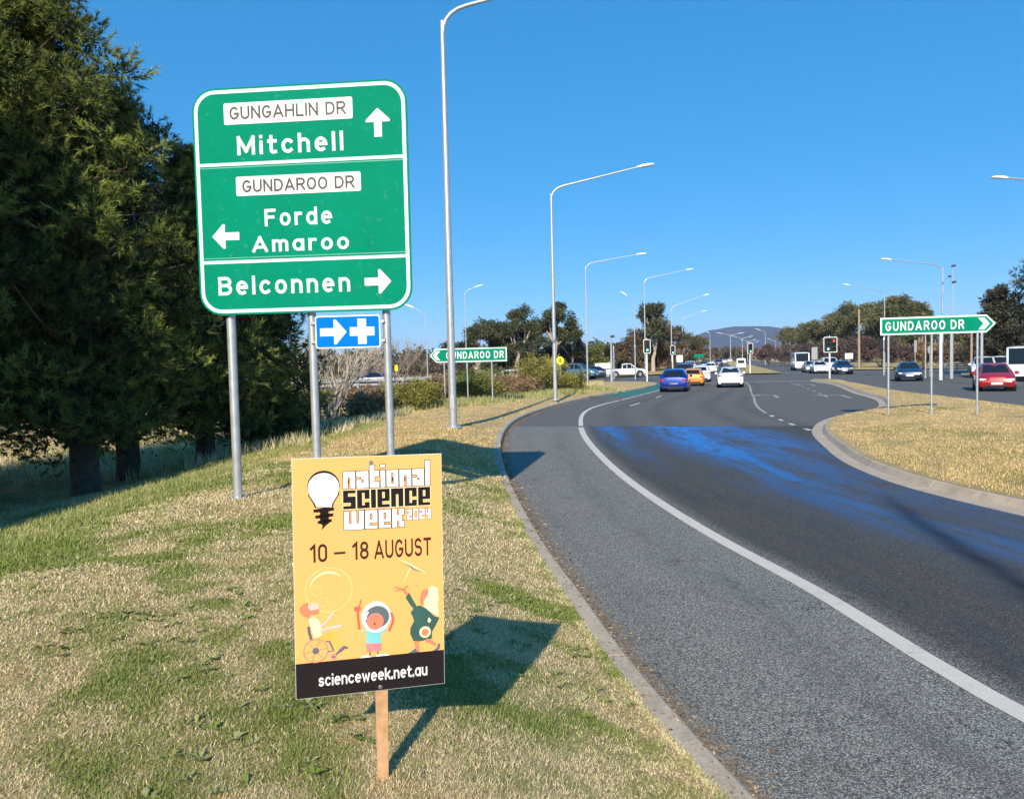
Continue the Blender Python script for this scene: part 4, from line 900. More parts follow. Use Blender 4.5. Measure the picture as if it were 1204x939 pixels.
def block_word(s, x0, x1, z0, zx, rows, gap, m, om, name, grow):
    tot = sum(len(GL[c][0]) for c in s)+gap*(len(s)-1); ux = (x1-x0)/tot; uz = (zx-z0)/rows
    A = MB(); B = MB(); x = x0
    for c in s:
        g = GL[c]; n = len(g)
        for r, row in enumerate(g):
            k = 0
            while k < len(row):
                if row[k] == '#':
                    e = k
                    while e < len(row) and row[e] == '#': e += 1
                    X0, X1 = x+k*ux, x+e*ux; Z1 = z0+(n-r)*uz; Z0 = Z1-uz
                    face(A, [(X0, Z0), (X1, Z0), (X1, Z1), (X0, Z1)], -.0021)
                    face(B, [(X0-grow, Z0-grow), (X1+grow, Z0-grow), (X1+grow, Z1+grow), (X0-grow, Z1+grow)], -.0012-.00001*(r % 2))
                    k = e
                else: k += 1
        x += (len(g[0])+gap)*ux
    o = A.build(name, m, PB); B.build('outline', om, o); return o
block_word('national', -.0885, .219, .309, .369, 6, .55, 'print_white', 'print_brown', 'emblem_lettering', .0024)
block_word('scIence', -.090, .219, .237, .303, 6, .55, 'print_dark', 'print_cream', 'emblem_lettering', .0022)
block_word('week', -.0875, .124, .163, .229, 6, .55, 'print_white', 'print_brown', 'emblem_lettering', .0024)
block_word('2024', .133, .221, .187, .225, 5, .8, 'print_white', 'print_brown', 'emblem_lettering', .0016)
prints('counter_print', 'print_dark', [[(x-.002, z-.008), (x+.002, z-.008), (x+.002, z+.006), (x-.002, z+.006)] for x, z in ((-.071, .335), (.085, .337), (.128, .336))], -.0026)
dt = MB()
stroke_text('10', -.206, -.148, .055, .119, -.0014, .155, .34, mb=dt); stroke_text('18', -.061, -.004, .055, .119, -.0014, .155, .34, mb=dt); stroke_text('AUGUST', .016, .220, .053, .119, -.0014, .155, .30, mb=dt)
dt.add([(-.124, -.0014, .079), (-.085, -.0014, .079), (-.085, -.0014, .087), (-.124, -.0014, .087)], [(0, 1, 2, 3)]); dt.build('date_lettering', 'print_brown', PB)
stroke_text('scienceweek.net.au', -.185, .199, -.384, -.342, -.0014, .165, .27).build('address_lettering', 'print_white', PB)
# picture strip: a man in a wheelchair blowing a bubble, a child in a space helmet, a woman in green flinging a small drone
Y1, Y2, Y3, Y4 = -.0012, -.0017, -.0022, -.0027
prints('bubble', 'print_pale', stroke(ell(-.144, -.045, .080, .078, 40)+[(-.064, -.045)], .0022)+stroke(ell(-.185, -.045, .018, .018, 16)+[(-.167, -.045)], .0012)+stroke(ell(-.165, -.085, .016, .016, 16)+[(-.149, -.085)], .0012), Y1)
prints('bubble_shine', 'print_cream', stroke(ell(-.146, -.045, .064, .062, 14, 48, 172), [.002, .004, .005, .006, .007, .007, .007, .007, .007, .006, .005, .004, .003, .002, .001]), Y1)
prints('man_shirt', 'print_cream', [[(-.214, -.143), (-.198, -.136), (-.182, -.146), (-.172, -.17), (-.170, -.203), (-.196, -.212), (-.206, -.18)]], Y2)
prints('man_trousers', 'print_gold', [[(-.190, -.208), (-.172, -.198), (-.130, -.197), (-.118, -.215), (-.109, -.252), (-.122, -.256), (-.140, -.226), (-.185, -.224)]], Y1)
prints('man_arm', 'print_pink', stroke([(-.176, -.172), (-.158, -.160), (-.138, -.136), (-.130, -.128)], [.010, .008, .009, .012]), Y3); prints('man_arm', 'print_pink', stroke([(-.176, -.190), (-.15, -.180), (-.112, -.176), (-.100, -.172)], [.010, .010, .011, .008]), Y3); prints('man_face', 'print_pink', [ell(-.197, -.103, .019, .017, 16)], Y3)
prints('man_hair', 'print_coral', [[(-.217, -.083), (-.219, -.098), (-.208, -.112), (-.197, -.112), (-.181, -.108), (-.179, -.124), (-.195, -.128), (-.206, -.124), (-.215, -.138), (-.232, -.13), (-.244, -.117), (-.245, -.101), (-.232, -.088)]], Y4)
prints('wheelchair_wheel', 'print_hot', stroke(ell(-.193, -.256, .041, .041, 30)+[(-.152, -.256)], .0030)+[p for a in range(0, 360, 60) for p in stroke([(-.193, -.256), (-.193+.04*math.cos(R_(a+10)), -.256+.04*math.sin(R_(a+10)))], .0022)], Y3)
prints('caster', 'print_hot', [ell(-.132, -.283, .0105, .0105, 14)], Y2)
prints('wheelchair_frame', 'print_slate', [ell(-.193, -.256, .0115, .0115, 14), ell(-.132, -.283, .005, .005, 10)]+stroke([(-.216, -.168), (-.214, -.19), (-.207, -.215)], .009)+stroke([(-.158, -.226), (-.146, -.226), (-.132, -.262), (-.15, -.262)], .006)
       +stroke([(-.126, -.277), (-.108, -.262), (-.094, -.252), (-.082, -.256)], [.004, .012, .013, .006]), Y4)
prints('helmet', 'print_white', [ell(.019, -.155, .052, .056, 34)], Y2)
prints('visor', 'print_slate', [ell(.022, -.155, .043, .040, 30)], Y3); prints('child_face', 'print_hot', [ell(.015, -.170, .0300, .0300, 26)], -.0031)
prints('child_face_print', 'print_coral', [ell(.015, -.171, .026, .026, 24)], -.0035); prints('child_mouth', 'print_dark', [ell(.013, -.178, .003, .004, 8)], -.0039)
prints('helmet_shine', 'print_white', stroke([(-.018, -.163), (-.016, -.145), (-.008, -.134)], [.003, .006, .004]), -.0031)
prints('child_shirt', 'print_teal', [[(-.035, -.195), (-.01, -.205), (.03, -.207), (.058, -.200), (.05, -.214), (.036, -.216), (.034, -.251), (-.018, -.247), (-.017, -.211), (-.03, -.205)]], Y1)
prints('child_shorts', 'print_hot', [[(-.019, -.246), (.035, -.251), (.035, -.277), (.012, -.279), (.006, -.268), (.002, -.279), (-.016, -.278)]], Y3)
prints('child_arm', 'print_red', stroke([(-.041, -.194), (-.045, -.16), (-.046, -.128)], .008)+[ell(-.047, -.120, .013, .010, 12)]+stroke([(-.040, -.112), (-.034, -.089)], .004), Y4); prints('child_arm', 'print_red', stroke([(.063, -.210), (.077, -.178), (.079, -.165), (.071, -.143)], .008), Y4)
prints('child_legs', 'print_brown', stroke([(-.005, -.278), (-.006, -.294)], .004)+stroke([(.022, -.279), (.024, -.294)], .004), Y2)
prints('child_shoes', 'print_white', [[(-.04, -.297), (-.032, -.291), (-.014, -.289), (-.006, -.292), (0, -.297)], [(.014, -.297), (.02, -.290), (.036, -.290), (.062, -.293), (.064, -.297)]], Y3)
prints('woman_dress', 'print_green', [[(.137, -.076), (.124, -.094), (.140, -.122), (.152, -.136), (.141, -.150), (.149, -.166), (.153, -.182), (.140, -.205), (.139, -.228), (.150, -.254), (.170, -.258), (.217, -.252), (.219, -.226), (.232, -.205), (.247, -.177), (.228, -.170), (.212, -.153), (.198, -.139), (.176, -.126), (.164, -.128), (.152, -.106)]], Y2)
prints('dress_hole', 'print_cream', [[(.208, -.172), (.216, -.184), (.209, -.194), (.202, -.186)]], Y3)
prints('woman_hair', 'print_cream', [[(.206, -.068), (.218, -.060), (.234, -.063), (.244, -.074), (.241, -.090), (.246, -.106), (.240, -.125), (.243, -.145), (.243, -.172), (.228, -.162), (.210, -.150), (.192, -.140), (.191, -.12), (.198, -.1), (.206, -.085)]], Y1)
prints('woman_skin', 'print_coral', [[(.176, -.110), (.179, -.084), (.190, -.070), (.207, -.067), (.207, -.086), (.196, -.102), (.188, -.108), (.187, -.126), (.180, -.126)]]
       +stroke([(.131, -.083), (.118, -.066), (.100, -.058), (.082, -.050)], [.011, .010, .007, .003])+stroke([(.118, -.066), (.126, -.056), (.136, -.050)], [.006, .005, .002])+stroke([(.108, -.062), (.094, -.067), (.082, -.066)], [.005, .004, .002])
       +stroke([(.160, -.256), (.163, -.275), (.168, -.292)], [.015, .013, .010])+stroke([(.196, -.256), (.212, -.262), (.233, -.277)], [.014, .014, .008]), Y3)
prints('ball', 'print_cream', [ell(.193, -.225, .021, .021, 20)], Y4); prints('ball_patch', 'print_coral', [ell(.193, -.226, .013, .013, 12)], -.0031)
prints('woman_shoes', 'print_slate', [[(.130, -.297), (.145, -.289), (.156, -.281), (.166, -.292), (.174, -.297)], [(.220, -.297), (.236, -.285), (.241, -.272), (.248, -.273), (.247, -.288), (.240, -.297)]], Y1)
prints('drone', 'print_slate', stroke([(.119, .031), (.140, .020), (.150, .011), (.158, .005), (.186, -.006)], [.001, .003, .006, .004, .001]), Y2)
prints('drone_wing', 'print_cream', stroke([(.098, .050), (.148, .022), (.199, -.010)], [.0015, .006, .0015])+stroke([(.146, .014), (.132, -.010), (.117, -.040)], [.005, .003, .001]), Y1)

# ------------------------------------------------------------------ lamp posts
def lamp_post(px, py, Y, py_top, head, label, group='lamp posts along the road', r=.10, zb=None, arm_dy=0., rise_bend=.7, m='galv', two=None, head_s=1., name='lamp_post', hd=True):
    """pole from the ground at (px, Y), curved outreach arm to the lantern; head = pixel of the lantern (read off the photo once)"""
    x = AT(px, py, Y)[0]; z0 = AT(px, py, Y)[2] if zb is None else zb
    zt = AT(px, py_top, Y)[2]; t_ = empty(name, (x, Y, z0), 0, label, 'lamp post', group); H = zt-z0; r = r*(.74 if Y > 60 else 1)
    MB().tube([(0, 0, -.2), (0, 0, H*.30), (0, 0, H*.66), (0, 0, H-.25)], [r, r*.92, r*.72, r*.56], 12).build('pole', m, t_, True)
    MB().tube([(0, 0, .0), (0, 0, .05)], r*2.1, 12).build('base_plate', m, t_)
    q = MB().box(-r*.5, r*.5, -r-.012, -r+.02, .55, .95).build('hatch', 'galv_dull', t_)
    for hpx, hpy in ([head] if two is None else [head, two]):
        e = AT(hpx, hpy, Y+arm_dy)-np.array([x, Y, z0]); 
        s = 1 if e[0] > 0 else -1; L = abs(e[0]); bend = min(rise_bend, L*.4)
        e0 = np.array([s*bend, arm_dy*bend/L, H+(e[2]-H)*min(1, bend/L)])
        P = [np.array([0, 0, H-.3]), np.array([0, 0, H-.05-bend*.5])*[1, 1, 1] if False else np.array([0, 0, H-.25])]
        a = np.array([0, 0, H-bend*.9]); b2 = np.array([0, 0, H]); 
        P = [a]+[(1-k)**2*a+2*k*(1-k)*b2+k*k*e0 for k in (.2, .4, .6, .8)]+[e0, e0+(e-e0)*.5, e]
        MB().tube(P, [r*.56]*2+[r*.5]*4+[r*.42, r*.36], 10).build('arm', m, t_, True)
        if hd:
            d = (e-e0)/np.linalg.norm(e-e0); hl = .72*head_s; yaw = math.atan2(d[1], d[0]); pit = math.asin(d[2])
            xf = Matrix.Translation(e) @ Matrix.Rotation(yaw, 4, 'Z') @ Matrix.Rotation(-pit*.8, 4, 'Y')
            w1 = .15*head_s
            hb = MB().add([(-.12, -.05, -.03), (-.12, .05, -.03), (-.12, .05, .05), (-.12, -.05, .05), (.15, -w1, -.05), (.15, w1, -.05), (.15, w1*.8, .07), (.15, -w1*.8, .07), (hl*.8, -w1, -.05), (hl*.8, w1, -.05), (hl*.8, w1*.7, .045), (hl*.8, -w1*.7, .045), (hl, -w1*.5, -.04), (hl, w1*.5, -.04), (hl, w1*.4, .0), (hl, -w1*.4, .0)],
              [(3, 2, 1, 0)]+[(a+i, a+(i+1) % 4, a+4+(i+1) % 4, a+4+i) for a in (0, 4, 8) for i in range(4)]+[(12, 13, 14, 15)]).build('lantern', 'white_plate', t_, False, xf)
            MB().box(.18, hl*.75, -w1*.8, w1*.8, -.062, -.05).build('glass', 'sign_white', hb, False, xf)
    return t_
lamp_post(533, 503, 22.0, 14, (592, -5), 'nearest lamp post on the left verge, its arm leaving the top of the photo', r=.115, zb=.3, rise_bend=1.2)
lamp_post(653, 469, 38.0, 222, (752, 196), 'second lamp post on the left verge with a long straight arm over the road', r=.10, zb=.22, rise_bend=.6)
lamp_post(691, 452, 66.0, 310, (750, 299), 'third lamp post from the left verge, beside the camera post', r=.10, zb=.1)
lamp_post(759, 440, 96.0, 328, (808, 317), 'pale lamp post rising just behind the nearest green traffic signal', r=.13, zb=.1)
lamp_post(790, 438, 112.0, 361, (828, 347), 'lamp post carrying the shaded far signal', r=.13, zb=.1)
lamp_post(803, 434, 150.0, 374, (826, 366), 'slim lamp post to the right of the far signal', r=.14, zb=.1)
lamp_post(503, 445, 70.0, 369, (485, 361), 'lamp post left of the small arrow sign with its arm turned left', r=.075, zb=.0)
lamp_post(549, 442, 85.0, 342, (560, 337), 'lamp post straight behind the small arrow sign', r=.085, zb=.0)
lamp_post(747, 445, 82.0, 356, (736, 347), 'lamp post left of the green signal with its short arm turned left', r=.10, zb=.1)
lamp_post(1108, 441, 62.0, 312, (1046, 305), 'lamp post on the right footpath, its arm reaching left above the big arrow sign', r=.12, zb=.05, arm_dy=0)
lamp_post(1040, 437, 88.0, 344, (998, 335), 'lamp post behind the left end of the big arrow sign', r=.10, zb=.1)
lamp_post(1242, 445, 40.0, 214, (1182, 209), 'lamp post outside the photo whose lantern shows at the right edge', r=.12, zb=.12)
lamp_post(983, 420, 210.0, 379, (975, 377), 'distant slim lamp post against the ridge conifers', r=.2, zb=.1, head_s=2)
lamp_post(835, 420, 190.0, 392, (833, 391), 'distant lamp post at the end of the gums', r=.15, zb=.1)
for i, (px, Y, pt, a, b2, lb) in enumerate(((859, 230, 394, 849, 868, 'nearest and tallest twin armed lamp post on the far median'), (873, 300, 398, 866, 880, 'second twin armed lamp post on the far median'), (879, 370, 402, 874, 885, 'third twin armed lamp post on the far median'), (884, 450, 404, 880, 889, 'fourth, smallest twin armed lamp post on the far median'))):
    lamp_post(px, 421, Y, pt, (b2, pt-2), lb, 'twin armed lamp posts on the far median', r=.22, zb=.1, two=(a, pt-2), head_s=2.6)
for px, Y, pt, lb in ((912, 280, 401, 'between the far median and the white truck, leftmost of three'), (918, 330, 403, 'in the middle of three before the hill'), (925, 300, 400, 'rightmost of three before the hill'), (900, 190, 390, 'right of the far median signal')):
    lamp_post(px, 421, Y, pt, (px-6, pt-2), 'distant thin lamp post '+lb, 'distant lamp posts', r=.14, zb=.1, head_s=2)
x = AT(1010, 430, 108)[0]; z1 = AT(1010, 364, 108)[2]
TP = empty('timber_pole', (x, 108, .1), 0, 'bare brown timber pole in front of the purple shrubs', 'pole')
MB().tube([(0, 0, -.1), (0, 0, z1-.1)], [.19, .13], 10).build('shaft', 'timber_pole', TP, True); MB().box(-.2, .2, -.05, .05, z1-.25, z1-.17).build('crossarm', 'timber_pole', TP)
# camera masts
for px, py, Y, pt, hgt, lb in ((1120, 440, 60., 314, .0, 'thin mast with small cameras standing above the big arrow sign'), (719, 445, 72., 399, .0, 'short pale post with a camera on top beside the third lamp post')):
    p0 = AT(px, 430, Y); zt = AT(px, pt, Y)[2]; CM = empty('camera_mast', (p0[0], Y, .08), 0, lb, 'camera mast')
    H = zt-.08; r = .05 if pt < 350 else .13
    MB().tube([(0, 0, 0), (0, 0, H*.55), (0, 0, H)], [r, r*.8, r*.5], 8).build('pole', 'galv' if pt > 350 else 'galv_dull', CM, True)
    for k, (dx, dz, s) in enumerate(((0, .05, 1), (-.3, -.75, .8), (.05, -1.2, 1)) if pt < 350 else ((.12, .25, 1.4),)):
        c_ = MB().tube([(0, 0, H+dz-.15), (dx, 0, H+dz)], .025, 6).build('bracket', 'galv_dull', CM)
        MB().tube([(dx-.14*s, -.05, H+dz+.02), (dx+.14*s, -.1, H+dz+.06)], .08*s, 8).build('camera_body', 'sign_black', CM)
# bare posts by the footpath
for px, py, Y, pt, r, m_, lb in ((1096-8, 441, 63., 392, .06, 'galv_dull', 'thin leaning grey post behind the big arrow sign, near its left post'), (1106, 442, 58., 385, .13, 'white_plate', 'thick pale post under the middle of the big arrow sign'),
   (1118, 441, 60., 386, .1, 'galv', 'grey post beside the thick pale one'), (1142, 439, 66., 383, .11, 'timber_pole', 'pale timber post near the point of the big arrow sign'), (1154, 438, 62., 385, .14, 'galv', 'grey post just behind the last post of the big arrow sign')):
    p0 = AT(px, py, Y); zt = AT(px, pt, Y)[2]; z0 = .15; o = empty('post', (p0[0], Y, z0), 0, lb, 'post', 'posts along the right footpath')
    o.name = 'footpath_post'
    MB().tube([(0, 0, -.1), (0, 0, zt-z0)], [r, r*.8], 10).build('shaft', m_, o, True); MB().tube([(0, 0, zt-z0), (0, 0, zt-z0+.04)], [r*.9, r*.4], 10).build('cap', m_, o)

# ------------------------------------------------------------------ traffic signals
mat('signal_black', (.012, .012, .014), .6); mat('signal_green_on', (.15, 1., .75), .4, emit=3.2); mat('signal_red_dim', (.25, .01, .01), .3); mat('signal_red_on', (1., .10, .08), .3, emit=1.3); mat('lens_off', (.02, .03, .03), .25)
def signal(x, y, z0, label, H=3.75, lit=('off', 'off', 'green'), rz=0., back=False, cols=1, pole_m='white_plate', r=.07, pole=True):
    t_ = empty('traffic_signal', (x, y, z0), rz, label, 'traffic light', 'traffic lights at the crossing')
    if pole: MB().tube([(0, .02, -.05), (0, .02, H-.1)], r, 10).build('pole', pole_m, t_, True); MB().tube([(0, .02, H-.1), (0, .02, H+.12)], [.09, .02], 10).build('cap', pole_m, t_)
    w_ = .34 if cols == 1 else .58; z1 = H-1.30
    MB().box(-w_-.0, w_, -.16, -.13, z1, H, .04).build('target_board', 'signal_black', t_)
    q = MB(); ring(q, rrect(-w_, w_, z1, H, .1, 4), rrect(-w_+.055, w_-.055, z1+.055, H-.055, .07, 4), -.165 if not back else -.165)
    if not back: q.build('white_border', 'white_plate', t_)
    for c in range(cols):
        cx_ = 0 if cols == 1 else (-.24, .24)[c]
        hs_ = MB().box(cx_-.15, cx_+.15, -.24, -.16, z1+.12, H-.12, .03).build('housing', 'signal_black', t_)
        for k in range(3):
            zc_ = H-.30-k*.35; L = lit[c*3+k] if len(lit) > 3 else lit[k]
            mm = {'green': 'signal_green_on', 'off': 'lens_off', 'red': 'signal_red_on'}[L]
            MB().disc_y(cx_, -.252, zc_, .10, .012, 16).build('lens', mm, hs_)
            v = MB(); n = 10; vs = []
            for j in range(n+1):
                a = R_(-20+220*j/n)
                for rr_ in (.115, .125): 
                    for yy in (-.24, -.44): vs.append((cx_+rr_*math.cos(a), yy, zc_+rr_*math.sin(a)))
            fs = []
            for j in range(n):
                o_ = 4*j; fs += [(o_, o_+1, o_+5, o_+4), (o_+2, o_+6, o_+7, o_+3), (o_+1, o_+3, o_+7, o_+5)]
            v.add(vs, fs); v.build('visor', 'signal_black', hs_)
    return t_
a = AT(761, 449, 72.); signal(a[0], 72., .1, 'nearest left traffic signal showing green on a white pole behind the blue car', H=3.9)
a = AT(803-11, 430, 108.); signal(AT(791, 430, 108)[0], 108., .1, 'far left traffic signal in shade on the lamp post', H=3.9, lit=('off', 'off', 'green'))
a = AT(882, 440, 94.); signal(a[0], 94., .12, 'traffic signal on the nose of the far median above the white sedan', H=3.7)
a = AT(969, 446, 66.); signal(a[0]-.1, 64.6, .2, 'double traffic signal on the island nose showing red and green', H=3.45, cols=2, lit=('off', 'off', 'green', 'red', 'off', 'off'))
for px, Y, lb in ((1039, 74., 'dark back of a traffic signal left of the big arrow sign'), (747, 80., 'dark back of a traffic signal beside the nearest left signal'), (722, 84., 'dark back of a traffic signal behind the short camera post')):
    a = AT(px, 440, Y); signal(a[0], Y, .1, lb, H=3.5, rz=math.pi, back=True, pole_m='galv')

# ------------------------------------------------------------------ small signs
def small_sign(px, Y, pyc, shape, w_, h_, m_, label, post_top=None, name='small_sign', gm='galv_dull', z0=.1, rz=0.):
    c = AT(px, pyc, Y); t_ = empty(name, (c[0], Y, z0), rz, label, 'road sign'); zc_ = c[2]-z0
    if shape == 'rect': P = rrect(-w_/2, w_/2, zc_-h_/2, zc_+h_/2, .04, 3)
    elif shape == 'diamond': P = [(0, zc_-h_/2), (w_/2, zc_), (0, zc_+h_/2), (-w_/2, zc_)]
    elif shape == 'disc': P = ell(0, zc_, w_/2, h_/2, 20)
    elif shape == 'tri': P = [(0, zc_-h_/2), (w_/2, zc_+h_/2), (-w_/2, zc_+h_/2)]
    MB().prism(P, -.06, -.05).build('plate', m_, t_); MB().tube([(0, 0, -.1), (0, 0, zc_+h_/2*.8)], .035, 8).build('post', gm, t_)
    return t_, zc_
mat('yellow_plate', (.85, .72, .02), .4)
t_, zc_ = small_sign(658.5, 50, 424, 'disc', .52, .55, 'yellow_plate', 'round yellow crossing sign beside the second lamp post', z0=.1)
q = MB(); q.prism([(-.05, zc_-.15), (-.01, zc_-.15), (.02, zc_), (.06, zc_-.15), (.1, zc_-.15), (.05, zc_+.08), (-.05, zc_+.08)], -.063, -.061); q.prism(ell(0, zc_+.14, .04, .04, 8), -.063, -.061); q.build('walker_print', 'sign_black', t_)
small_sign(799, 104, 421.5, 'rect', .85, .95, 'white_plate', 'white square sign beside the far left signal', z0=.1)
small_sign(998, 100, 418.5, 'rect', 1.05, .75, 'white_plate', 'blank white rectangular sign before the purple shrubs', z0=.2)
small_sign(957.5, 98, 415.5, 'rect', .75, 1.6, 'sign_back', 'grey backed tall sign left of the double traffic signal', z0=.1)
small_sign(822, 150, 418, 'rect', 2.0, .6, 'sign_green', 'tiny green sign ahead above the queue of cars', z0=.1)
small_sign(1075, 66, 431, 'rect', .5, .4, 'white_plate', 'small white plate on a grey post above the dark blue car', z0=.1)
small_sign(1093.5, 68, 411, 'disc', .5, .7, 'sign_back', 'small grey round sign back between the posts of the big arrow sign', z0=.1)
small_sign(466, 90, 432.5, 'rect', .35, .7, 'yellow_plate', 'small yellow marker plate seen just right of the big sign post', z0=.1)
small_sign(1076, 74, 407, 'rect', .25, 1.2, 'galv', 'slim pale signal box on a post above the dark blue car', z0=.1)

# ------------------------------------------------------------------ roadside barriers
def barrier(pts, h, label, n_rail, posts, m='galv', name='guard_rail', group=None, rail_h=.3):
    t_ = empty(name, (pts[0][0], pts[0][1], 0), 0, label, 'barrier', group)
    a = np.array(pts[0]); b2 = np.array(pts[1]); L = np.linalg.norm(b2-a); 
    t_.rotation_euler = (0, 0, math.atan2(b2[1]-a[1], b2[0]-a[0]))
    for k in range(n_rail):
        z = h-k*rail_h*1.6; q = MB(); seg = [(0, z-rail_h/2), (-.06, z-rail_h*.25), (0, z), (-.06, z+rail_h*.25), (0, z+rail_h/2)]
        vs = [(x, p[0], p[1]) for x in (0, L) for p in seg]; q.add(vs, [(i, i+5, i+6, i+1) for i in range(4)]); q.build('rail', m, t_)
    for i in range(posts+1):
        x = L*i/posts; MB().box(x-.06, x+.06, .01, .12, -.4, h+rail_h*.3).build('post', 'galv_dull', t_)
    return t_
p0, p1 = AT(250, 440, 64), AT(524, 440, 70)
barrier([(p0[0], 64.), (p1[0], 70.)], .88, 'long grey crash barrier behind the bare tree and the big sign posts', 1, 10, m='galv_dull')
mat('conc_wall', (.40, .38, .36), .85, var=.12)
bw = MB(); L = math.hypot(p1[0]-p0[0]+3, 6); bw.box(0, L, 0, .25, -.5, .55, .02); o = bw.build('parapet', 'conc_wall')
o.location = (p0[0]-1.5, 64.6, .0); o.rotation_euler = (0, 0, math.atan2(6, p1[0]-p0[0])); tag(o, 'low pale concrete kerb wall under the grey crash barrier', 'wall')
p0, p1 = AT(1112, 436, 78), AT(1152, 436, 76)
barrier([(p0[0], 78.), (p1[0], 76.)], .95, 'short grey rail fence under the big arrow sign beyond the footpath', 2, 3, m='galv', rail_h=.14)
# concrete footpath strips beyond the crossing
mb = MB(); n = 16; vs = []
for i in range(n+1):
    y = 44+30*i/n; vs += [(float(farX(y))+1.6, y, .155), (float(farX(y))+3.2, y, .16)]
mb.add(vs, [(2*i, 2*i+1, 2*i+3, 2*i+2) for i in range(n)]); tag(mb.build('footpath', 'concrete'), kind='structure')
mat('tile_roof', (.42, .26, .16), .8, var=.2); mat('house_wall', (.30, .24, .19), .8, var=.1); mat('dark_glass', (.02, .025, .03), .08, spec=.8)
def house(px, Y, w_, ht, label):
    x = at_x(px, Y); t_ = empty('house', (x, Y, 0), 0, label, 'house', 'houses behind the gums')
    MB().box(-w_/2, w_/2, 0, 7, 0, ht).build('wall', 'house_wall', t_)
    MB().add([(-w_/2-.6, -.6, ht-.1), (w_/2+.6, -.6, ht-.1), (w_/2+.6, 7.6, ht-.1), (-w_/2-.6, 7.6, ht-.1), (-w_/2+3, 3.5, ht+2), (w_/2-3, 3.5, ht+2)], [(0, 1, 5, 4), (1, 2, 5), (2, 3, 4, 5), (3, 0, 4), (3, 2, 1, 0)]).build('roof', 'tile_roof', t_)
    for k in (-1, 1): MB().box(k*w_*.25-.7, k*w_*.25+.7, -.03, .02, .9, 2.1).build('window', 'dark_glass', t_)
house(588, 128, 5, 2.4, 'low house with a tan roof under the right end of the small arrow sign')
house(694, 150, 8, 2.6, 'low pale house between the second and third lamp posts')
x = at_x(710, 96); BB = empty('site_sign', (x, 96, .1), 0, 'white rectangular board standing left of the white ute', 'sign board')
zz = AT(710, 430, 96)[2]; MB().box(-1.1, 1.1, 0, .05, zz-.45, zz+.25).build('board', 'white_plate', BB)
for k in (-.9, .9): MB().box(k-.05, k+.05, .05, .12, -.1, zz).build('leg', 'timber_pole', BB)

# ------------------------------------------------------------------ vehicles (local +Y is forward)
def car_paint(name, col, metal=.3, rough=.3):
    return mat(name, col, rough, metal, var=.03, vscale=2, coat=.7)
mat('tyre', (.012, .012, .013), .85); mat('rim', (.45, .46, .48), .35, .8); mat('trim_black', (.015, .015, .017), .5)
mat('tail_red', (.45, .01, .01), .2); mat('head_lamp', (.80, .82, .84), .15, spec=.8); mat('plate_white', (.75, .76, .74), .5); mat('chrome', (.6, .6, .6), .2, .9)
mat('cabin_glass', (.012, .016, .022), .08, spec=.5, var=.02)
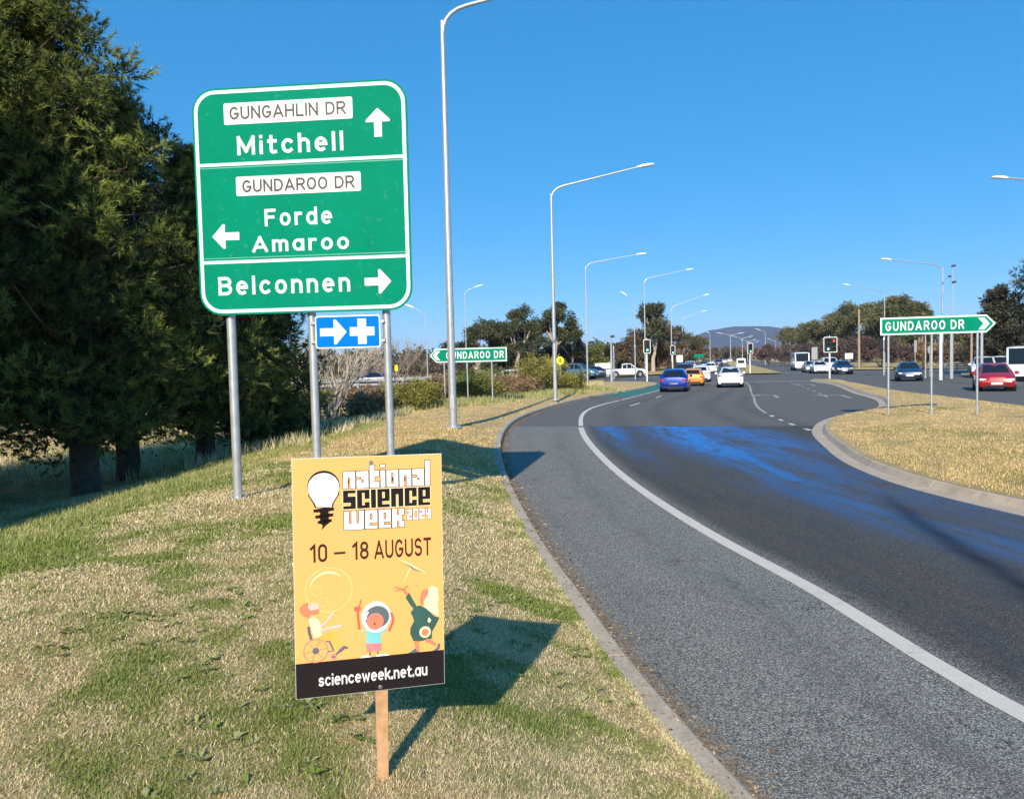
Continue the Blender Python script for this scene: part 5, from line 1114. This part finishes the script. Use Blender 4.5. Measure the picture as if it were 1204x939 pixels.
# stations: (y, zbottom, zbelt, ztop, half width belt, half width top)
KIND = {
 'hatch': dict(st=[(-2.10, .42, .62, .66, .72, .60), (-2.04, .24, .86, .93, .85, .70), (-1.93, .22, .94, 1.0, .88, .69), (-1.62, .21, .97, 1.36, .895, .60), (-1.25, .2, .97, 1.44, .9, .61), (-.2, .2, .96, 1.49, .9, .62), (.45, .2, .95, 1.42, .9, .60), (1.20, .2, .92, .98, .89, .72), (1.75, .22, .84, .89, .86, .70), (2.02, .24, .70, .76, .80, .62), (2.10, .40, .55, .58, .70, .55)], gl=(2, 3, 6, 7), wh=(-1.28, 1.33), r=.32),
 'sedan': dict(st=[(-2.35, .42, .65, .72, .74, .62), (-2.28, .26, .92, .99, .86, .72), (-1.78, .22, .96, 1.05, .89, .72), (-1.02, .2, .97, 1.39, .9, .58), (-.3, .2, .96, 1.45, .9, .60), (.4, .2, .95, 1.40, .9, .59), (1.15, .2, .92, .98, .89, .73), (1.85, .22, .82, .88, .86, .70), (2.2, .25, .68, .74, .80, .62), (2.28, .40, .55, .58, .70, .55)], gl=(2, 3, 5, 6), wh=(-1.38, 1.4), r=.325),
 'suv': dict(st=[(-2.25, .5, .8, .86, .78, .68), (-2.2, .34, 1.08, 1.14, .89, .76), (-2.1, .32, 1.12, 1.2, .92, .75), (-1.92, .3, 1.13, 1.62, .93, .68), (-1.3, .3, 1.12, 1.72, .93, .68), (0, .3, 1.1, 1.72, .93, .68), (.5, .3, 1.08, 1.66, .93, .66), (1.15, .3, 1.06, 1.14, .92, .78), (1.9, .32, .98, 1.04, .89, .74), (2.2, .34, .82, .88, .84, .68), (2.28, .48, .65, .7, .76, .6)], gl=(2, 3, 6, 7), wh=(-1.35, 1.38), r=.37),
 'van': dict(st=[(-2.9, .5, 1.1, 2.2, .92, .84), (-2.85, .36, 1.2, 2.36, .96, .86), (-1.5, .34, 1.2, 2.42, .97, .87), (.0, .34, 1.2, 2.42, .97, .87), (1.2, .34, 1.18, 2.36, .97, .85), (1.6, .34, 1.16, 2.22, .97, .82), (2.25, .34, 1.12, 1.24, .96, .84), (2.7, .36, .95, 1.02, .93, .78), (2.85, .45, .7, .75, .86, .7)], gl=(1, 2, 5, 6), wh=(-1.75, 1.85), r=.36),
 'bus': dict(st=[(-4.0, .5, 1.3, 2.6, 1.1, 1.0), (-3.9, .4, 1.35, 2.8, 1.15, 1.05), (-1.5, .4, 1.35, 2.85, 1.15, 1.06), (2.8, .4, 1.35, 2.85, 1.15, 1.06), (3.5, .4, 1.3, 2.75, 1.15, 1.04), (3.68, .42, 1.2, 1.35, 1.13, 1.02), (3.85, .45, 1.0, 1.08, 1.08, .95)], gl=(1, 2, 4, 5), wh=(-2.4, 2.5), r=.45),
 'ute': dict(st=[(-2.6, .5, .9, .96, .86, .82), (-2.58, .4, 1.0, 1.02, .9, .86), (-.75, .36, 1.02, 1.05, .92, .86), (-.62, .34, 1.05, 1.62, .92, .68), (-.1, .34, 1.05, 1.72, .92, .68), (.5, .34, 1.05, 1.66, .92, .66), (1.15, .34, 1.04, 1.12, .91, .78), (1.95, .36, .95, 1.0, .88, .74), (2.25, .38, .8, .86, .84, .68), (2.32, .5, .62, .66, .76, .6)], gl=(2, 3, 5, 6), wh=(-1.5, 1.45), r=.38),
}
def vehicle(kind, x, y, heading, paint_m, label, name=None, cat='car', scale=1., group='cars on the road'):
    K = KIND[kind]; st = K['st']; S = Matrix.Scale(scale, 4)
    t_ = empty(name or 'car', (x, y, .0), -heading, label, cat, group)
    def ringp(s):
        yy, zb, zl, zt, wl, wt = s; zm = zb+(zl-zb)*.45
        R1 = [(wl*.86, zb), (wl*.97, zb+.07), (wl*1.0, zm), (wl*.985, zl-.05), (wl*.95, zl), (wt+.02, zt-.07), (wt-.05, zt-.015), (wt*.5, zt+.01)]
        return [(-a, yy, z) for a, z in R1]+[(0, yy, zt+.015)]+[(a, yy, z) for a, z in R1[::-1]]
    n = 17; vs = [p for s in st for p in ringp(s)]; fs = []
    for i in range(len(st)-1):
        for k in range(n): j = (k+1) % n; fs.append((i*n+k, i*n+j, (i+1)*n+j, (i+1)*n+k)[::-1])
    fs += [tuple(range(n)), tuple((len(st)-1)*n+k for k in range(n-1, -1, -1))]
    body = MB().add(vs, fs).build('body', paint_m, t_, True, S)
    g0, g1, g2, g3 = K['gl']
    def P(i, k): return np.array(vs[i*n+k])
    def patch(name_, A, B, C_, D_, off, ins, par):
        c = (A+B+C_+D_)/4; nr = np.cross(B-A, D_-A); nr /= np.linalg.norm(nr)
        if nr @ (c-np.array([0, c[1]*.6, .8])) < 0: nr = -nr
        Q = [c+(p-c)*ins+nr*off for p in (A, B, C_, D_)]; inn = [q-nr*.02 for q in Q]
        MB().add(Q+inn, [(0, 1, 2, 3), (4, 7, 6, 5)]+[(i, 4+i, 4+(i+1) % 4, (i+1) % 4) for i in range(4)]).build(name_, 'cabin_glass', par, False, S)
    # side windows: one pane per bay of the cabin
    for side in (0, 1):
        ka, kb = (4, 5) if side == 0 else (12, 11)
        for i in range(g1 if kind not in ('van', 'bus') else g1, g2):
            if kind == 'van' and i < 3: continue
            patch('side_window', P(i, ka)+[0, .0, .02], P(i+1, ka)+[0, 0, .02], P(i+1, kb), P(i, kb), .012, .90, body)
        if kind not in ('van', 'bus'):
            patch('side_window', P(g2, ka)+[0, .0, .02], P(g3, ka)*.55+P(g2, ka)*.45+[0, 0, .02], P(g2, kb)*.75+P(g2, ka)*.25+[0, .1, 0], P(g2, kb), .012, .85, body)
    patch('windscreen', P(g2, 6), P(g2, 10), P(g3, 10)+[0, 0, .02], P(g3, 6)+[0, 0, .02], .022, .93, body)
    if kind in ('van', 'bus'): 
        yb, w2 = st[0][0], st[0][5]; MB().box(-w2*.8, w2*.8, yb-.02, yb+.01, 1.4, 2.0).build('rear_window', 'cabin_glass', body, False, S)
    else: patch('rear_window', P(g1, 6), P(g1, 10), P(g0, 10)+[0, 0, .02], P(g0, 6)+[0, 0, .02], .022, .90, body)
    yr, yf = st[1][0], st[-2][0]; wr = st[1][4]; wf = st[-2][4]; zr = st[1][2]; zf = st[-2][2]; zb = st[1][1]
    for s in (-1, 1):
        MB().box(min(s*wr*.62, s*wr*.985), max(s*wr*.62, s*wr*.985), yr-.035, yr+.14, zr-.17, zr-.02, .03).build('tail_light', 'tail_red', t_, False, S)
        MB().box(min(s*wf*.55, s*wf*.99), max(s*wf*.55, s*wf*.99), yf-.16, yf+.045, zf-.13, zf+.0, .03).build('headlight', 'head_lamp', t_, False, S)
        mi = g3 if kind not in ('bus',) else g2; mw = st[mi][4]; my = st[g2][0]*.4+st[g3][0]*.6; mz = st[mi][2]
        MB().box(min(s*mw, s*(mw+.2)), max(s*mw, s*(mw+.2)), my-.07, my+.06, mz-.02, mz+.14, .03).build('mirror', paint_m, t_, False, S)
    MB().box(-wr*.78, wr*.78, yr-.045, yr+.1, zb-.0, zb+.16, .03).build('rear_bumper', 'trim_black', t_, False, S)
    MB().box(-.26, .26, yr-.06, yr-.03, zr-.36, zr-.24).build('number_plate', 'plate_white', t_, False, S)
    MB().box(-wf*.7, wf*.7, yf-.1, yf+.055, zb+.02, zb+.17, .03).build('air_intake', 'trim_black', t_, False, S)
    MB().box(-wf*.42, wf*.42, yf-.1, yf+.06, zf-.20, zf-.08, .02).build('grille', 'trim_black', t_, False, S)
    MB().box(-.26, .26, yf+.05, yf+.085, zb+.14, zb+.26).build('number_plate', 'plate_white', t_, False, S)
    r = K['r']; wmax = max(s[4] for s in st)
    for wy in K['wh']:
        for s in (-1, 1):
            a, b2 = s*(wmax-.22), s*(wmax+.012)
            ar = MB().tube([(s*(wmax-.3), wy, r+.03), (s*(wmax+.006), wy, r+.03)], r+.075, 20).build('wheel_arch', 'trim_black', t_, True, S)
            wh = MB().tube([(a, wy, r), (a+s*.03, wy, r), (b2-s*.03, wy, r), (b2, wy, r)], [r*.93, r, r, r*.93], 20).build('wheel', 'tyre', t_, True, S)
            q = MB(); q.tube([(b2-s*.02, wy, r), (b2+s*.008, wy, r)], [r*.64, r*.60], 16)
            q.build('rim', 'rim', wh, True, S)
    return t_
P_BLUE = car_paint('paint_blue', (.002, .028, .27)); P_WHITE = car_paint('paint_white', (.80, .80, .79), 0.); P_ORANGE = car_paint('paint_orange', (.80, .28, .03), .1)
P_RED = car_paint('paint_red', (.42, .012, .02)); P_NAVY = car_paint('paint_navy', (.015, .03, .085)); P_DARK = car_paint('paint_dark', (.03, .035, .045)); P_SILVER = car_paint('paint_silver', (.42, .45, .48), .5)
P_TEAL = car_paint('paint_teal', (.10, .17, .20), .3)
HD = math.atan(.272)
def on_road(px, py): p = G(px, py); return p[0], p[1]
def put(kind, px, py, hd, m, lb, **k): x, y = on_road(px, py); return vehicle(kind, x, y, hd, m, lb, **k)
put('hatch', 794, 459.5, HD, P_BLUE, 'glossy blue hatchback seen from behind in the left lane, nearest car ahead')
put('sedan', 858.5, 454.5, HD, P_WHITE, 'white sedan seen from behind alone in the right lane')
put('hatch', 815.5, 453, HD, P_ORANGE, 'small orange car seen from behind beside the blue hatchback', scale=.92)
put('suv', 806, 448.5, HD, P_DARK, 'dark car mostly hidden in front of the blue hatchback')
put('hatch', 824, 448.5, HD, P_WHITE, 'white hatchback just ahead of the orange car')
put('sedan', 835.5, 438.5, HD, P_WHITE, 'white car further ahead in the queue, between the two lanes')
put('suv', 812, 437, HD, P_SILVER, 'silver car in the far queue above the orange one')
put('sedan', 828, 434, HD, P_DARK, 'dark car in the far queue before the small green sign')
put('suv', 845, 431, HD, P_NAVY, 'navy car far ahead under the blue hill')
put('sedan', 838, 430.5, HD, P_WHITE, 'white car far ahead left of the navy one')
put('hatch', 851, 427.5, HD, P_WHITE, 'tiny white car far ahead above the white sedan')
put('van', 871, 434.5, HD, P_WHITE, 'white van with sun glare beyond the white sedan', name='van', cat='van', scale=.8)
RH = HD+math.pi
put('hatch', 1168, 458.5, RH+.22, P_RED, 'red car coming this way, seen behind the post of the big arrow sign')
put('sedan', 1068, 447.3, RH+.16, P_NAVY, 'dark blue sedan coming this way behind the left of the big arrow sign')
put('bus', 1204, 447., RH+.36, P_WHITE, 'white minibus half out of the photo behind the red car', name='minibus', cat='minibus', scale=.86)
put('ute', 1157, 443.3, RH+.3, P_WHITE, 'white ute with a rack just behind the red car', name='ute', cat='ute')
put('suv', 1178, 442.5, RH+.25, P_WHITE, 'white car between the white ute and the minibus')
put('hatch', 990, 439.6, RH, P_NAVY, 'dark blue car waiting at the line, rightmost of the oncoming queue')
put('suv', 975, 437.8, RH, P_WHITE, 'white boxy car behind the double signal in the oncoming queue', scale=1.08)
put('sedan', 963, 438.6, RH, P_WHITE, 'white sedan at the line left of the double signal pole')
put('sedan', 953, 437.6, RH, P_SILVER, 'silver car partly behind the white sedan in the oncoming queue')
put('bus', 940.5, 435.2, RH, P_WHITE, 'tall white truck at the left of the oncoming queue', name='truck', cat='truck', scale=.92)
put('suv', 908, 424.5, RH, P_DARK, 'dark car far off in the oncoming lanes')
put('sedan', 899, 423.5, RH, P_NAVY, 'small dark car furthest off in the oncoming lanes')
put('van', 920, 424.8, RH, P_WHITE, 'far white van in the oncoming lanes left of the truck', name='van', cat='van')
put('suv', 679, 446, math.pi/2+.5, P_TEAL, 'dark teal wagon beside the third lamp post on the crossing road', scale=1.08)
put('sedan', 701, 444.4, math.pi/2+.1, P_NAVY, 'dark blue car right of the third lamp post on the crossing road')
put('ute', 737, 443.6, math.pi/2, P_WHITE, 'white ute side on beside the small camera post', name='ute', cat='ute')
x, y = AT(604, 440, 74)[0], 74.; vehicle('sedan', x, y, math.pi/2, P_WHITE, 'white car whose roof shows above the brown shrubs')
x = AT(437, 440, 80)[0]; vehicle('sedan', x, 80., -math.pi/2, P_NAVY, 'dark car just visible behind the grey crash barrier')
# roof rack on the ute by the footpath
# cars parked far off on the rise left of the far median
for k, (px, py, m_, lb) in enumerate(((818, 428.2, P_WHITE, 'white car, leftmost of the tiny far ones'), (824, 426.8, P_SILVER, 'silver car, second of the tiny far ones'), (831, 426.2, P_WHITE, 'white car, third of the tiny far ones'), (858, 426.2, P_WHITE, 'tiny white car right beside the far median'))):
    put('suv', px, py, HD, m_, lb, group='tiny cars far up the road')

# ------------------------------------------------------------------ air: distant things fade to blue
m = bpy.data.materials.new('air'); m.use_nodes = True; t = m.node_tree; t.nodes.clear()
out_ = t.nodes.new('ShaderNodeOutputMaterial'); pv = t.nodes.new('ShaderNodeVolumePrincipled')
pv.inputs['Color'].default_value = (.55, .68, 1., 1); pv.inputs['Density'].default_value = .00011; pv.inputs['Anisotropy'].default_value = 0.
t.links.new(pv.outputs[0], out_.inputs['Volume'])
hz_ = MB().box(-6500, 6500, -400, 6500, -1.7, 200).build('haze', m); tag(hz_, 'thin blue air between the viewer and the hill', 'haze', None, 'stuff')
hz_.display_type = 'WIRE'
